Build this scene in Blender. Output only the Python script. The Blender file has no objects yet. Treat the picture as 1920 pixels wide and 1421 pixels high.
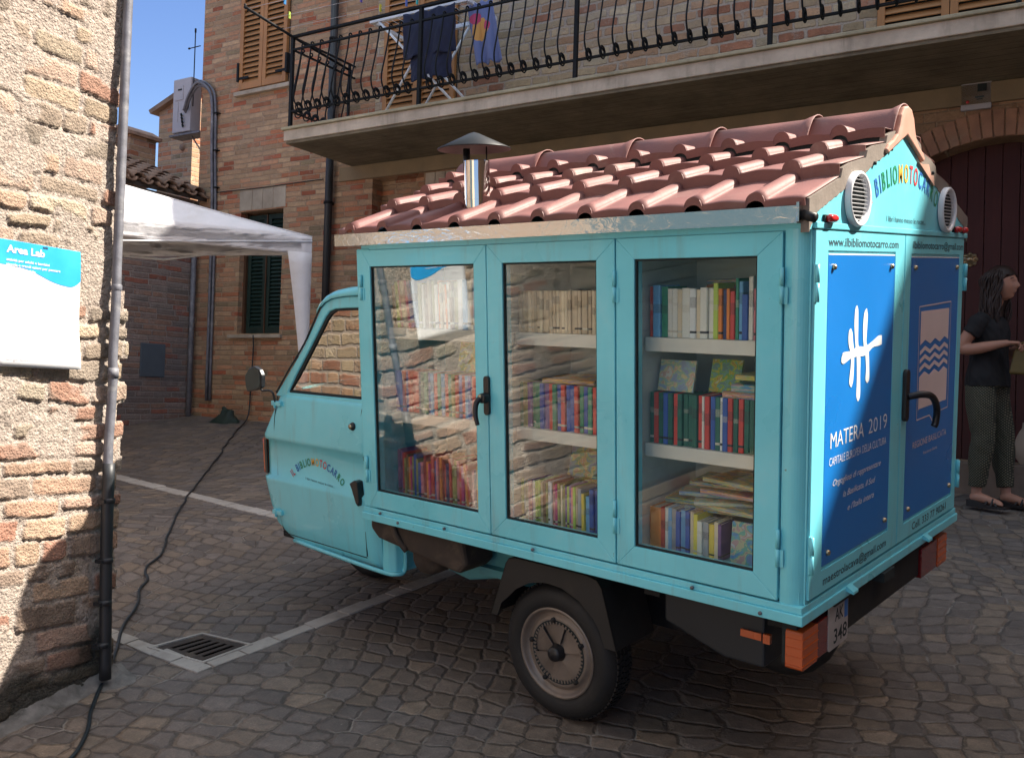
import bpy, bmesh, math, random
import numpy as np
from mathutils import Matrix, Vector, noise as mnoise

S = bpy.context.scene
COL = S.collection
random.seed(7)
R_ = math.radians

# ------------------------------------------------------------------ camera
cam_d = bpy.data.cameras.new('camera')
cam = bpy.data.objects.new('camera', cam_d)
COL.objects.link(cam)
cam_d.sensor_width = 36.0
cam_d.lens = 1737.48 / 1920 * 36.0
cam_d.clip_start = 0.05
cam_d.clip_end = 3000
yaw, pitch, roll = 0.7210, -0.1113, 0.0157
Rz = Matrix.Rotation(yaw, 3, 'Z'); Rx = Matrix.Rotation(pitch, 3, 'X'); Ry = Matrix.Rotation(roll, 3, 'Y')
RC = Rz @ Rx @ Ry                      # columns: right, forward, up
right, fwd, up = RC.col[0], RC.col[1], RC.col[2]
CAM = Vector((1.087, -2.485, 1.628))
cam.matrix_world = Matrix(((right.x, up.x, -fwd.x, CAM.x), (right.y, up.y, -fwd.y, CAM.y),
                           (right.z, up.z, -fwd.z, CAM.z), (0, 0, 0, 1)))
S.camera = cam

# ------------------------------------------------------------------ sky and sun
SUN = Vector((0.85, 1.0, 1.30)).normalized()
el = math.asin(SUN.z); rot = math.atan2(SUN.x, SUN.y)
w = bpy.data.worlds.new('World'); S.world = w; w.use_nodes = True
nt = w.node_tree
sky = nt.nodes.new('ShaderNodeTexSky'); sky.sky_type = 'NISHITA'; sky.sun_disc = False
sky.sun_elevation = el; sky.sun_rotation = rot
sky.air_density = 1.0; sky.dust_density = 0.6; sky.ozone_density = 2.0
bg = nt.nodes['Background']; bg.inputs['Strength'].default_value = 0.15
# sky colour tinted by height: darker, bluer low down; boosted, warmer overhead as fill
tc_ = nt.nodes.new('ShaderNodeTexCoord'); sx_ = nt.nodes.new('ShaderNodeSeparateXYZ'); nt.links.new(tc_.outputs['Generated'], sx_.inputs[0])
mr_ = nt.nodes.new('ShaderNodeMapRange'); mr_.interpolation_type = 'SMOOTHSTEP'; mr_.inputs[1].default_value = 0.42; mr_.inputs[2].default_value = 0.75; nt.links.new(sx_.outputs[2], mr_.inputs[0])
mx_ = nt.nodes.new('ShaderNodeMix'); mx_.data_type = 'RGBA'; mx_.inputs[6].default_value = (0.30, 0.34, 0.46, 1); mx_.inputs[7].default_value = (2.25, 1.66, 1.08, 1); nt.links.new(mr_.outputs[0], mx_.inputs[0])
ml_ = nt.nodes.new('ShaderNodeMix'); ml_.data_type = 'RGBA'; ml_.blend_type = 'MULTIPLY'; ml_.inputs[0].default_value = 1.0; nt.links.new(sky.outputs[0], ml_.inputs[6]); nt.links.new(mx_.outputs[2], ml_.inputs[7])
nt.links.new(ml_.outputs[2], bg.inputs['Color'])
sd = bpy.data.lights.new('sun', 'SUN'); sd.energy = 5.0; sd.angle = R_(0.55); sd.color = (1.0, 0.93, 0.82)
so = bpy.data.objects.new('sun', sd); COL.objects.link(so)
so.rotation_euler = (-SUN).to_track_quat('-Z', 'Y').to_euler()
S.view_settings.view_transform = 'Standard'; S.view_settings.look = 'None'
S.view_settings.gamma = 1.0; S.view_settings.exposure = 1.46
S.view_settings.use_curve_mapping = False
S.cycles.max_bounces = 8; S.cycles.glossy_bounces = 4; S.cycles.transparent_max_bounces = 12
S.cycles.transmission_bounces = 6; S.cycles.sample_clamp_indirect = 4.0
S.cycles.use_denoising = True
S.cycles.blur_glossy = 0.5

# ------------------------------------------------------------------ frames
gv = Vector((-0.0491, 0.1265, 0.9908)).normalized()                # true vertical (the street slopes)
hf = Vector((0.984, 0.174, 0.027)); hf = (hf - gv * hf.dot(gv)).normalized()
nf = gv.cross(hf)
def frame(o, x, y, z):
    return Matrix(((x.x, y.x, z.x, o[0]), (x.y, y.y, z.y, o[1]), (x.z, y.z, z.z, o[2]), (0, 0, 0, 1)))
FAC = frame((-5, 4.05, 0), hf, nf, gv)                             # facade: x along, y into the wall, z up
wl = Vector((-0.254, 0.958, -0.135)); wl = (wl - gv * wl.dot(gv)).normalized()
LW = frame((-2.585, -0.868, 0), wl, gv.cross(wl), gv)              # near left wall: x away from camera, y into wall
ID = Matrix.Identity(4)

# ------------------------------------------------------------------ mesh builder
class MB:
    def __init__(s): s.v = []; s.f = []; s.m = []; s.cur = 0; s.sm = []; s.smooth = False
    def add(s, vs, fs):
        o = len(s.v); s.v += [tuple(p) for p in vs]
        for f in fs: s.f.append(tuple(i + o for i in f)); s.m.append(s.cur); s.sm.append(s.smooth)
        return s
    def box(s, x0, x1, y0, y1, z0, z1):
        vs = [(x, y, z) for x in (x0, x1) for y in (y0, y1) for z in (z0, z1)]
        return s.add(vs, [(0, 1, 3, 2), (4, 6, 7, 5), (0, 4, 5, 1), (2, 3, 7, 6), (0, 2, 6, 4), (1, 5, 7, 3)])
    def quad(s, a, b, c, d): return s.add([a, b, c, d], [(0, 1, 2, 3)])
    def prism(s, pts, axis, a, b):
        # pts: 2D polygon; axis 0/1/2 is the extrusion axis
        def mk(p, t):
            if axis == 0: return (t, p[0], p[1])
            if axis == 1: return (p[0], t, p[1])
            return (p[0], p[1], t)
        n = len(pts); vs = [mk(p, a) for p in pts] + [mk(p, b) for p in pts]
        fs = [tuple(range(n - 1, -1, -1)), tuple(range(n, 2 * n))]
        fs += [(i, (i + 1) % n, n + (i + 1) % n, n + i) for i in range(n)]
        return s.add(vs, fs)
    def ring(s, outer, inner, axis, a, b):
        def mk(p, t):
            if axis == 0: return (t, p[0], p[1])
            if axis == 1: return (p[0], t, p[1])
            return (p[0], p[1], t)
        n = len(outer)
        vs = [mk(p, a) for p in outer] + [mk(p, a) for p in inner] + [mk(p, b) for p in outer] + [mk(p, b) for p in inner]
        fs = []
        for i in range(n):
            j = (i + 1) % n
            fs += [(i, j, n + j, n + i), (2 * n + i, 3 * n + i, 3 * n + j, 2 * n + j), (i, 2 * n + i, 2 * n + j, j), (n + i, n + j, 3 * n + j, 3 * n + i)]
        return s.add(vs, fs)
    def tube(s, path, r, n=8, cap=True, closed=False):
        path = [Vector(p) for p in path]; m = len(path); sm = s.smooth; s.smooth = True
        rr = r if isinstance(r, (list, tuple)) else [r] * m
        vs = []; prev = None
        for i, p in enumerate(path):
            if closed: t = path[(i + 1) % m] - path[i - 1]
            else: t = path[min(i + 1, m - 1)] - path[max(i - 1, 0)]
            t.normalize()
            if prev is None:
                a = Vector((0, 0, 1)) if abs(t.z) < 0.9 else Vector((1, 0, 0)); u_ = t.cross(a).normalized()
            else:
                u_ = (prev - t * prev.dot(t)).normalized()
            prev = u_; w_ = t.cross(u_)
            for k in range(n):
                an = 2 * math.pi * k / n; vs.append(p + (u_ * math.cos(an) + w_ * math.sin(an)) * rr[i])
        fs = []
        for i in range(m if closed else m - 1):
            j = (i + 1) % m
            for k in range(n): fs.append((i * n + k, i * n + (k + 1) % n, j * n + (k + 1) % n, j * n + k))
        if cap and not closed: fs += [tuple(range(n - 1, -1, -1)), tuple((m - 1) * n + k for k in range(n))]
        s.add(vs, fs); s.smooth = sm; return s
    def lathe(s, prof, c, axis='z', n=32, a0=0, a1=2 * math.pi):
        # prof: (radius, height) list
        sm = s.smooth; s.smooth = True; vs = []; full = abs(a1 - a0 - 2 * math.pi) < 1e-6
        k_ = n if full else n + 1
        for (r, h) in prof:
            for k in range(k_):
                an = a0 + (a1 - a0) * k / n; a, b = r * math.cos(an), r * math.sin(an)
                if axis == 'z': q = (c[0] + a, c[1] + b, c[2] + h)
                elif axis == 'y': q = (c[0] + a, c[1] + h, c[2] + b)
                else: q = (c[0] + h, c[1] + a, c[2] + b)
                vs.append(q)
        fs = []
        for i in range(len(prof) - 1):
            for k in range(n):
                kk = (k + 1) % k_
                fs.append((i * k_ + k, i * k_ + kk, (i + 1) * k_ + kk, (i + 1) * k_ + k))
        s.add(vs, fs); s.smooth = sm; return s
    def grid(s, rows):
        n = len(rows[0]); vs = [p for r in rows for p in r]
        fs = [(i * n + k, i * n + k + 1, (i + 1) * n + k + 1, (i + 1) * n + k) for i in range(len(rows) - 1) for k in range(n - 1)]
        return s.add(vs, fs)
    def xf(s, M, start=0):
        for i in range(start, len(s.v)): s.v[i] = tuple(M @ Vector(s.v[i]))
        return s

OFF = {}
def link_mesh(name, mb, mats, off=None, recalc=True):
    me = bpy.data.meshes.new(name)
    vs = mb.v if off is None else [(p[0] - off[0], p[1] - off[1], p[2] - off[2]) for p in mb.v]
    me.from_pydata(vs, [], mb.f)
    if not isinstance(mats, (list, tuple)): mats = [mats]
    for m_ in mats: me.materials.append(m_)
    me.polygons.foreach_set('material_index', mb.m)
    me.polygons.foreach_set('use_smooth', mb.sm)
    if recalc:
        bm = bmesh.new(); bm.from_mesh(me); bmesh.ops.recalc_face_normals(bm, faces=bm.faces); bm.to_mesh(me); bm.free()
    me.update()
    o = bpy.data.objects.new(name, me); COL.objects.link(o)
    return o
def tag(o, label=None, cat=None, group=None, kind=None):
    if label: o['label'] = label
    if cat: o['category'] = cat
    if group: o['group'] = group
    if kind: o['kind'] = kind
    return o
def thing(name, label, cat, fr=ID, base=(0, 0, 0), group=None, kind=None):
    o = bpy.data.objects.new(name, None); COL.objects.link(o)
    o.empty_display_size = 0.1
    o.matrix_world = fr @ Matrix.Translation(base)
    OFF[o.name] = Vector(base)
    return tag(o, label, cat, group, kind)
def bevel(o, wd, seg=2, ang=35):
    b = o.modifiers.new('bevel', 'BEVEL'); b.width = wd; b.segments = seg; b.limit_method = 'ANGLE'; b.angle_limit = R_(ang)
    b.harden_normals = False
    return o
def part(name, mb, mats, root, parent=None, bv=0, seg=2, label=None, recalc=True):
    o = link_mesh(name, mb, mats, OFF[root.name], recalc)
    o.parent = parent or root
    if bv: bevel(o, bv, seg)
    if label: o['label'] = label
    return o
def single(name, mb, mats, label, cat, fr=ID, base=(0, 0, 0), group=None, kind=None, bv=0, seg=2, recalc=True):
    o = link_mesh(name, mb, mats, Vector(base), recalc)
    o.matrix_world = fr @ Matrix.Translation(base)
    if bv: bevel(o, bv, seg)
    return tag(o, label, cat, group, kind)
def crom(pts, n=8):
    pts = [Vector(p) for p in pts]; P = [2 * pts[0] - pts[1]] + pts + [2 * pts[-1] - pts[-2]]; out = []
    for i in range(1, len(P) - 2):
        for k in range(n):
            t = k / n; a, b, c, d = P[i - 1], P[i], P[i + 1], P[i + 2]
            out.append(0.5 * ((2 * b) + (c - a) * t + (2 * a - 5 * b + 4 * c - d) * t * t + (3 * b - a - 3 * c + d) * t ** 3))
    out.append(pts[-1]); return out
def rrect(x0, x1, y0, y1, r, n=4):
    out = []
    for cx, cy, a in ((x1 - r, y1 - r, 0), (x0 + r, y1 - r, 90), (x0 + r, y0 + r, 180), (x1 - r, y0 + r, 270)):
        for k in range(n + 1):
            an = R_(a + 90 * k / n); out.append((cx + r * math.cos(an), cy + r * math.sin(an)))
    return out

# ------------------------------------------------------------------ text as mesh
_tc = {}
def text_geo(s, bold=0.0, shear=0.0, space=1.0):
    key = (s, bold, shear, space)
    if key in _tc: return _tc[key]
    cu = bpy.data.curves.new('t', 'FONT'); cu.body = s; cu.size = 1.0; cu.offset = bold; cu.shear = shear; cu.space_character = space
    cu.resolution_u = 3
    ob = bpy.data.objects.new('t', cu); COL.objects.link(ob)
    dg = bpy.context.evaluated_depsgraph_get(); me = ob.evaluated_get(dg).to_mesh()
    vs = [tuple(v.co) for v in me.vertices]; fs = [tuple(p.vertices) for p in me.polygons]
    ob.evaluated_get(dg).to_mesh_clear(); bpy.data.objects.remove(ob); bpy.data.curves.remove(cu)
    xs = [v[0] for v in vs] or [0, 1]
    _tc[key] = (vs, fs, min(xs), max(xs)); return _tc[key]
def put_text(mb, s, org, dx, dz, width=None, height=None, bold=0.0, shear=0.0, space=1.0):
    """org = left end of the baseline, dx and dz unit vectors; cap height given, width fits if given"""
    vs, fs, x0, x1 = text_geo(s, bold, shear, space)
    sz = height / 0.72; sx = sz if width is None else width / (x1 - x0)
    org, dx, dz = Vector(org), Vector(dx), Vector(dz)
    return mb.add([org + dx * ((v[0] - x0) * sx) + dz * (v[1] * sz) for v in vs], fs)

# ------------------------------------------------------------------ materials
class NT:
    def __init__(s, name):
        s.mat = bpy.data.materials.new(name); s.mat.use_nodes = True; s.t = s.mat.node_tree
        s.b = s.t.nodes['Principled BSDF']; s.out = s.t.nodes['Material Output']
    def n(s, typ, **kw):
        nd = s.t.nodes.new(typ)
        for k, v in kw.items(): setattr(nd, k, v)
        return nd
    def put(s, sock, v):
        if hasattr(v, 'is_linked') or hasattr(v, 'links'): s.t.links.new(v, sock)
        elif v is not None:
            if sock.type == 'RGBA' and len(v) == 3: v = (*v, 1)
            sock.default_value = v
    def m(s, op, a, b=None, c=None, clamp=False):
        nd = s.n('ShaderNodeMath', operation=op); nd.use_clamp = clamp
        s.put(nd.inputs[0], a)
        if b is not None: s.put(nd.inputs[1], b)
        if c is not None: s.put(nd.inputs[2], c)
        return nd.outputs[0]
    def ss(s, v, a, b):
        nd = s.n('ShaderNodeMapRange', interpolation_type='SMOOTHSTEP'); s.put(nd.inputs[0], v); nd.inputs[1].default_value = a; nd.inputs[2].default_value = b
        return nd.outputs[0]
    def mr(s, v, a, b, c, d):
        nd = s.n('ShaderNodeMapRange'); s.put(nd.inputs[0], v)
        for i, x in enumerate((a, b, c, d)): nd.inputs[i + 1].default_value = x
        return nd.outputs[0]
    def mix(s, f, a, b, mode='MIX'):
        nd = s.n('ShaderNodeMix', data_type='RGBA', blend_type=mode); s.put(nd.inputs[0], f); s.put(nd.inputs[6], a); s.put(nd.inputs[7], b)
        return nd.outputs[2]
    def noise(s, vec, sc, det=3, rough=0.55, dist=0.0, color=False, dim='3D'):
        nd = s.n('ShaderNodeTexNoise', noise_dimensions=dim); nd.inputs['Scale'].default_value = sc; nd.inputs['Detail'].default_value = det
        nd.inputs['Roughness'].default_value = rough; nd.inputs['Distortion'].default_value = dist
        if vec is not None: s.put(nd.inputs['Vector'], vec)
        return nd.outputs['Color' if color else 'Fac']
    def obj(s): return s.n('ShaderNodeTexCoord').outputs['Object']
    def sep(s, v):
        nd = s.n('ShaderNodeSeparateXYZ'); s.put(nd.inputs[0], v); return nd.outputs
    def comb(s, x, y, z=0.0):
        nd = s.n('ShaderNodeCombineXYZ')
        for i, q in enumerate((x, y, z)): s.put(nd.inputs[i], q)
        return nd.outputs[0]
    def mapping(s, v, scale=(1, 1, 1), rot=(0, 0, 0), loc=(0, 0, 0)):
        nd = s.n('ShaderNodeMapping'); s.put(nd.inputs[0], v); nd.inputs['Scale'].default_value = scale; nd.inputs['Rotation'].default_value = rot; nd.inputs['Location'].default_value = loc
        return nd.outputs[0]
    def ramp(s, f, stops, mode='LINEAR'):
        nd = s.n('ShaderNodeValToRGB'); cr = nd.color_ramp; cr.interpolation = mode
        while len(cr.elements) < len(stops): cr.elements.new(0.5)
        for e, (p, c) in zip(cr.elements, stops): e.position = p; e.color = (*c, 1)
        s.put(nd.inputs[0], f); return nd.outputs[0]
    def wn(s, vec, dim='3D'):
        nd = s.n('ShaderNodeTexWhiteNoise', noise_dimensions=dim)
        s.put(nd.inputs['W' if dim == '1D' else 'Vector'], vec); return nd.outputs
    def bump(s, h, strength=0.5, dist=0.01):
        nd = s.n('ShaderNodeBump'); nd.inputs['Strength'].default_value = strength; nd.inputs['Distance'].default_value = dist
        s.put(nd.inputs['Height'], h); s.t.links.new(nd.outputs[0], s.b.inputs['Normal']); return nd.outputs[0]
    def set(s, **kw):
        names = dict(col='Base Color', rough='Roughness', metal='Metallic', spec='Specular IOR Level', coat='Coat Weight', coatr='Coat Roughness', sheen='Sheen Weight', sss='Subsurface Weight')
        for k, v in kw.items(): s.put(s.b.inputs[names[k]], v)
        return s

def plain(name, col, rough=0.6, metal=0.0, var=0.12, sc=9.0, bumpd=0.0, bsc=120, spec=0.5, coat=0.0, dirt=None, dirtamt=0.35):
    """a paint, plastic or metal with slight uneven tone, roughness and grain"""
    t = NT(name); o = t.obj(); nz = t.noise(o, sc, 4)
    c = t.mix(1.0, col, t.ramp(nz, [(0.3, (1 - var,) * 3), (0.7, (1 + var * 0.3,) * 3)]), 'MULTIPLY')
    if dirt is not None:
        n2 = t.noise(o, sc * 0.45, 6, 0.65, 0.6)
        c = t.mix(t.m('MULTIPLY', t.ss(n2, 0.5, 0.72), dirtamt), c, dirt)
    t.set(col=c, metal=metal, spec=spec, coat=coat)
    t.set(rough=t.mr(nz, 0.3, 0.7, max(0.02, rough - 0.07), min(1, rough + 0.08)))
    if bumpd: t.bump(t.noise(o, bsc, 3), 0.6, bumpd)
    return t.mat

def brick(name, h, L, cols, mortar, warp=0.006, wsc=3.0, joint=(0.004, 0.009), bumpd=0.012, value=0.25, swap=False, grime=None, rotz=0.0, rnd=0.0, warp2=0.0, rough=0.9, seed=0.0, wf=1.1):
    """coursed masonry in object space: x+y runs along the wall, z up (swap: x and y on the ground)"""
    t = NT(name); o = t.obj()
    if rotz: o = t.mapping(o, rot=(0, 0, rotz))
    wn_ = t.noise(o, wsc, 2, color=True); w3 = t.noise(o, wsc * 9, 3, color=True)
    def off(nz, amp):
        nd = t.n('ShaderNodeVectorMath', operation='SUBTRACT'); t.put(nd.inputs[0], nz); nd.inputs[1].default_value = (0.5, 0.5, 0.5)
        n2 = t.n('ShaderNodeVectorMath', operation='SCALE'); t.put(n2.inputs[0], nd.outputs[0]); n2.inputs['Scale'].default_value = amp
        return n2.outputs[0]
    a = t.n('ShaderNodeVectorMath', operation='ADD'); t.put(a.inputs[0], o); t.put(a.inputs[1], off(wn_, warp * 4))
    a2 = t.n('ShaderNodeVectorMath', operation='ADD'); t.put(a2.inputs[0], a.outputs[0]); t.put(a2.inputs[1], off(w3, warp * wf))
    q = t.sep(a2.outputs[0])
    if swap: U, W = q[0], q[1]
    else: U, W = t.m('ADD', q[0], q[1]), q[2]
    if warp2:   # whole-course bending
        bend = t.m('MULTIPLY', t.m('SUBTRACT', t.noise(o, 0.55, 1), 0.5), warp2); W = t.m('ADD', W, bend)
    wr = t.m('DIVIDE', W, h); row = t.m('FLOOR', wr); fr = t.m('FRACT', wr)
    rh = t.wn(t.m('ADD', row, seed), '1D')[0]
    ux = t.m('ADD', t.m('DIVIDE', U, L), t.m('MULTIPLY', rh, 7.31))
    # uneven lengths: shift the joints
    ux = t.m('ADD', ux, t.m('MULTIPLY', t.m('SINE', t.m('MULTIPLY', ux, 2.7)), 0.14))
    idx = t.m('FLOOR', ux); fx = t.m('FRACT', ux)
    cell = t.wn(t.comb(idx, row, seed)); cv = t.sep(cell[1])
    dx = t.m('MULTIPLY', t.m('MINIMUM', fx, t.m('SUBTRACT', 1.0, fx)), L)
    dz = t.m('MULTIPLY', t.m('MINIMUM', fr, t.m('SUBTRACT', 1.0, fr)), h)
    if rnd: 
        nd = t.n('ShaderNodeMath', operation='SMOOTH_MIN'); t.put(nd.inputs[0], dx); t.put(nd.inputs[1], dz); nd.inputs[2].default_value = rnd; d = nd.outputs[0]
    else: d = t.m('MINIMUM', dx, dz)
    fine = t.noise(o, 60, 4, 0.7); mid = t.noise(o, 14, 4, 0.6); big = t.noise(o, 1.3, 4, 0.6)
    d = t.m('ADD', d, t.m('MULTIPLY', t.m('SUBTRACT', mid, 0.5), joint[1] * 0.9))
    mask = t.ss(d, joint[0], joint[1])
    base = t.ramp(cv[0], cols, 'CONSTANT' if len(cols) > 2 else 'LINEAR')
    tone = t.mr(cv[1], 0, 1, 1 - value, 1 + value * 0.6)
    tone = t.m('MULTIPLY', tone, t.mr(mid, 0.25, 0.75, 0.78, 1.15)); tone = t.m('MULTIPLY', tone, t.mr(fine, 0.3, 0.7, 0.86, 1.1))
    tc = t.n('ShaderNodeCombineXYZ'); [t.put(tc.inputs[i], tone) for i in range(3)]
    bc = t.mix(1.0, base, tc.outputs[0], 'MULTIPLY')
    mc = t.mix(1.0, mortar, t.ramp(fine, [(0.25, (0.72,) * 3), (0.75, (1.2,) * 3)]), 'MULTIPLY')
    # mortar smeared over some bricks
    sm = t.m('MULTIPLY', t.ss(t.noise(o, 5.5, 5, 0.7), 0.52, 0.66), 0.55)
    mask = t.m('MULTIPLY', mask, t.m('SUBTRACT', 1.0, sm))
    c = t.mix(mask, mc, bc)
    if grime is not None:
        g = t.m('MULTIPLY', t.ss(big, 0.45, 0.72), grime[1]); c = t.mix(g, c, grime[0])
    t.set(col=c, rough=rough, spec=0.25)
    hgt = t.m('ADD', t.m('MULTIPLY', mask, t.mr(cv[2], 0, 1, 0.7, 1.2)), t.m('MULTIPLY', fine, 0.30)); hgt = t.m('ADD', hgt, t.m('MULTIPLY', mid, 0.25))
    t.bump(hgt, 0.9, bumpd)
    return t.mat

def wood(name, c1, c2, axis=2, sc=1.0, rough=0.55):
    t = NT(name); o = t.obj(); s_ = [18 * sc, 18 * sc, 18 * sc]; s_[axis] = 1.1 * sc
    nz = t.noise(t.mapping(o, scale=tuple(s_)), 2.2, 5, 0.65, 0.8); b = t.noise(o, 2.0, 3)
    c = t.mix(nz, c1, c2); c = t.mix(1.0, c, t.ramp(b, [(0.3, (0.8,) * 3), (0.7, (1.1,) * 3)]), 'MULTIPLY')
    t.set(col=c, rough=rough); t.bump(nz, 0.4, 0.003); return t.mat

def glass(name, tint=(1, 1, 1), ior=1.5, boost=1.0):
    t = NT(name); t.t.nodes.remove(t.b)
    fr = t.n('ShaderNodeFresnel'); fr.inputs['IOR'].default_value = ior
    f = t.m('MULTIPLY', fr.outputs[0], boost, clamp=True)
    tr = t.n('ShaderNodeBsdfTransparent'); tr.inputs[0].default_value = (*tint, 1)
    gl = t.n('ShaderNodeBsdfGlossy'); gl.inputs['Roughness'].default_value = 0.0; gl.inputs[0].default_value = (1, 1, 1, 1)
    # very slight waviness of the pane
    bp = t.n('ShaderNodeBump'); bp.inputs['Strength'].default_value = 0.12; bp.inputs['Distance'].default_value = 0.004
    t.put(bp.inputs['Height'], t.noise(t.obj(), 3.0, 1)); t.t.links.new(bp.outputs[0], gl.inputs['Normal'])
    mx = t.n('ShaderNodeMixShader'); t.put(mx.inputs[0], f); t.t.links.new(tr.outputs[0], mx.inputs[1]); t.t.links.new(gl.outputs[0], mx.inputs[2])
    t.t.links.new(mx.outputs[0], t.out.inputs['Surface']); return t.mat

M = {}
t = NT('aqua_paint'); o = t.obj(); nz = t.noise(o, 3.0, 4); st = t.noise(t.mapping(o, scale=(9, 9, .9)), 2.2, 4, .6); ch = t.noise(o, 42, 3, .6); lg = t.noise(o, 6, 5, .7)
c = t.mix(1.0, (0.19, 0.70, 0.81), t.ramp(nz, [(0.3, (.88,) * 3), (0.7, (1.03,) * 3)]), 'MULTIPLY')
c = t.mix(t.m('MULTIPLY', t.ss(st, .52, .78), .32), c, (.20, .24, .22)); c = t.mix(t.m('MULTIPLY', t.ss(lg, .52, .75), .16), c, (.42, .55, .56))
chip = t.m('MULTIPLY', t.m('GREATER_THAN', ch, .735), t.m('GREATER_THAN', lg, .53)); c = t.mix(t.m('MULTIPLY', chip, .7), c, (.14, .12, .10))
t.set(col=c, rough=t.mr(nz, .3, .7, .24, .42), coat=.3); t.bump(t.m('ADD', t.m('MULTIPLY', t.noise(o, 60, 3), .5), t.m('MULTIPLY', t.noise(o, 7, 2), 2.0)), .5, .0012); M['teal'] = t.mat
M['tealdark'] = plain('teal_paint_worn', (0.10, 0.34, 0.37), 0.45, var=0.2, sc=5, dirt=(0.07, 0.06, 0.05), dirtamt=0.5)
M['gap'] = plain('dark_gap', (0.012, 0.02, 0.022), 0.8)
M['blue'] = plain('blue_panel', (0.008, 0.18, 0.56), 0.32, var=0.06, sc=2.0)
M['white'] = plain('white_print', (0.80, 0.80, 0.80), 0.5, var=0.05)
M['pinkwhite'] = plain('pale_print', (0.72, 0.58, 0.56), 0.5, var=0.05)
M['black'] = plain('black_plastic', (0.014, 0.014, 0.016), 0.38, var=0.15)
M['ink'] = plain('dark_ink', (0.02, 0.05, 0.07), 0.6)
M['redL'] = plain('red_letter', (0.60, 0.06, 0.07), 0.5); M['blueL'] = plain('blue_letter', (0.02, 0.14, 0.45), 0.5)
M['greenL'] = plain('green_letter', (0.015, 0.26, 0.11), 0.5); M['yellowL'] = plain('yellow_letter', (0.85, 0.48, 0.05), 0.5)
M['rooftile'] = plain('brown_red_roof_sheet', (0.215, 0.085, 0.074), 0.60, var=0.28, sc=5, dirt=(0.34, 0.24, 0.20), dirtamt=0.5, bumpd=0.0012, bsc=160)
M['terra'] = plain('terracotta_cap', (0.56, 0.28, 0.20), 0.7, var=0.15, sc=14, dirt=(0.5, 0.42, 0.35), dirtamt=0.5)
M['black_metal'] = plain('dark_metal', (0.012, 0.013, 0.015), 0.45, var=0.2, spec=0.35)
M['rubber'] = plain('rubber', (0.012, 0.012, 0.013), 0.7, var=0.25, dirt=(0.05, 0.043, 0.035), dirtamt=0.3, bumpd=0.001)
M['fender'] = plain('grey_black_plastic', (0.017, 0.016, 0.016), 0.55, var=0.2, dirt=(0.06, 0.05, 0.04), dirtamt=0.3)
M['rim'] = plain('painted_rim', (0.21, 0.172, 0.145), 0.42, metal=0.3, var=0.2, sc=14, dirt=(0.10, 0.07, 0.05), dirtamt=0.6)
M['under'] = plain('dark_chassis', (0.010, 0.010, 0.011), 0.8, var=0.3, dirt=(0.05, 0.04, 0.03))
M['rusty'] = plain('rusty_underside', (0.05, 0.036, 0.028), 0.8, var=0.4, sc=12, dirt=(0.16, 0.12, 0.08), dirtamt=0.5)
M['orange'] = plain('orange_lens', (0.50, 0.085, 0.012), 0.2, var=0.1, coat=0.5)
M['redlens'] = plain('red_lens', (0.17, 0.010, 0.012), 0.2, var=0.1, coat=0.5)
M['redlens2'] = plain('bright_red_lens', (0.62, 0.03, 0.03), 0.2, var=0.1, coat=0.5)
M['greymet'] = plain('galvanised', (0.165, 0.165, 0.19), 0.6, metal=0.15, var=0.4, sc=16, dirt=(0.45, 0.44, 0.42), dirtamt=0.4, bumpd=0.001)
M['iron'] = plain('black_iron', (0.009, 0.011, 0.013), 0.7, spec=0.25, var=0.3, dirt=(0.05, 0.035, 0.03))
M['pipe'] = plain('dark_pipe', (0.022, 0.024, 0.028), 0.5, var=0.3)
M['plasticg'] = plain('grey_plastic', (0.40, 0.38, 0.40), 0.5, var=0.1)
M['cream'] = plain('cream_shelf', (0.80, 0.76, 0.68), 0.5, var=0.08)
M['inner'] = plain('inner_lining', (0.66, 0.70, 0.67), 0.6)
M['canvas'] = plain('white_canvas', (0.78, 0.77, 0.79), 0.8, var=0.07, bumpd=0.022, bsc=6, dirt=(.6,.57,.52), dirtamt=.3)
M['whitemetal'] = plain('white_metal', (0.75, 0.76, 0.78), 0.4)
M['seat'] = plain('seat_cloth', (0.05, 0.05, 0.055), 0.8)
M['brass'] = plain('worn_brass', (0.5, 0.40, 0.25), 0.3, metal=0.9)
M['navy'] = plain('navy_cloth', (0.022, 0.028, 0.065), 0.9, var=0.3, sc=20)
M['paper'] = plain('paper', (0.62, 0.56, 0.46), 0.8, var=0.12, sc=30)
M['skyblue'] = plain('poster_blue', (0.02, 0.36, 0.80), 0.5)
M['posterw'] = plain('poster_white', (0.68, 0.68, 0.70), 0.55, var=0.03)
M['faint'] = plain('faint_print', (0.42, 0.38, 0.42), 0.6)
# chrome pipe and embossed foil gutter
t = NT('chrome'); o_ = t.obj(); t.set(col=(0.72, 0.70, 0.68), metal=1.0, rough=0.08); t.bump(t.noise(t.mapping(o_, scale=(1, 1, 0.15)), 40, 2), 0.25, 0.003); M['chrome'] = t.mat
t = NT('embossed_foil'); o_ = t.obj(); t.set(col=(0.66, 0.68, 0.68), metal=1.0, rough=0.17)
nz = t.noise(t.mapping(o_, scale=(0.7, 1, 1.6), rot=(0, 0.6, 0)), 26, 2, 0.5, 1.2); t.bump(nz, 0.55, 0.004); M['foil'] = t.mat
M['glass'] = glass('pane_glass', (0.97, 0.99, 0.98), 1.5, 0.36)
M['cabglass'] = glass('cab_glass', (0.80, 0.86, 0.82), 1.5, 0.40)
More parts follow.
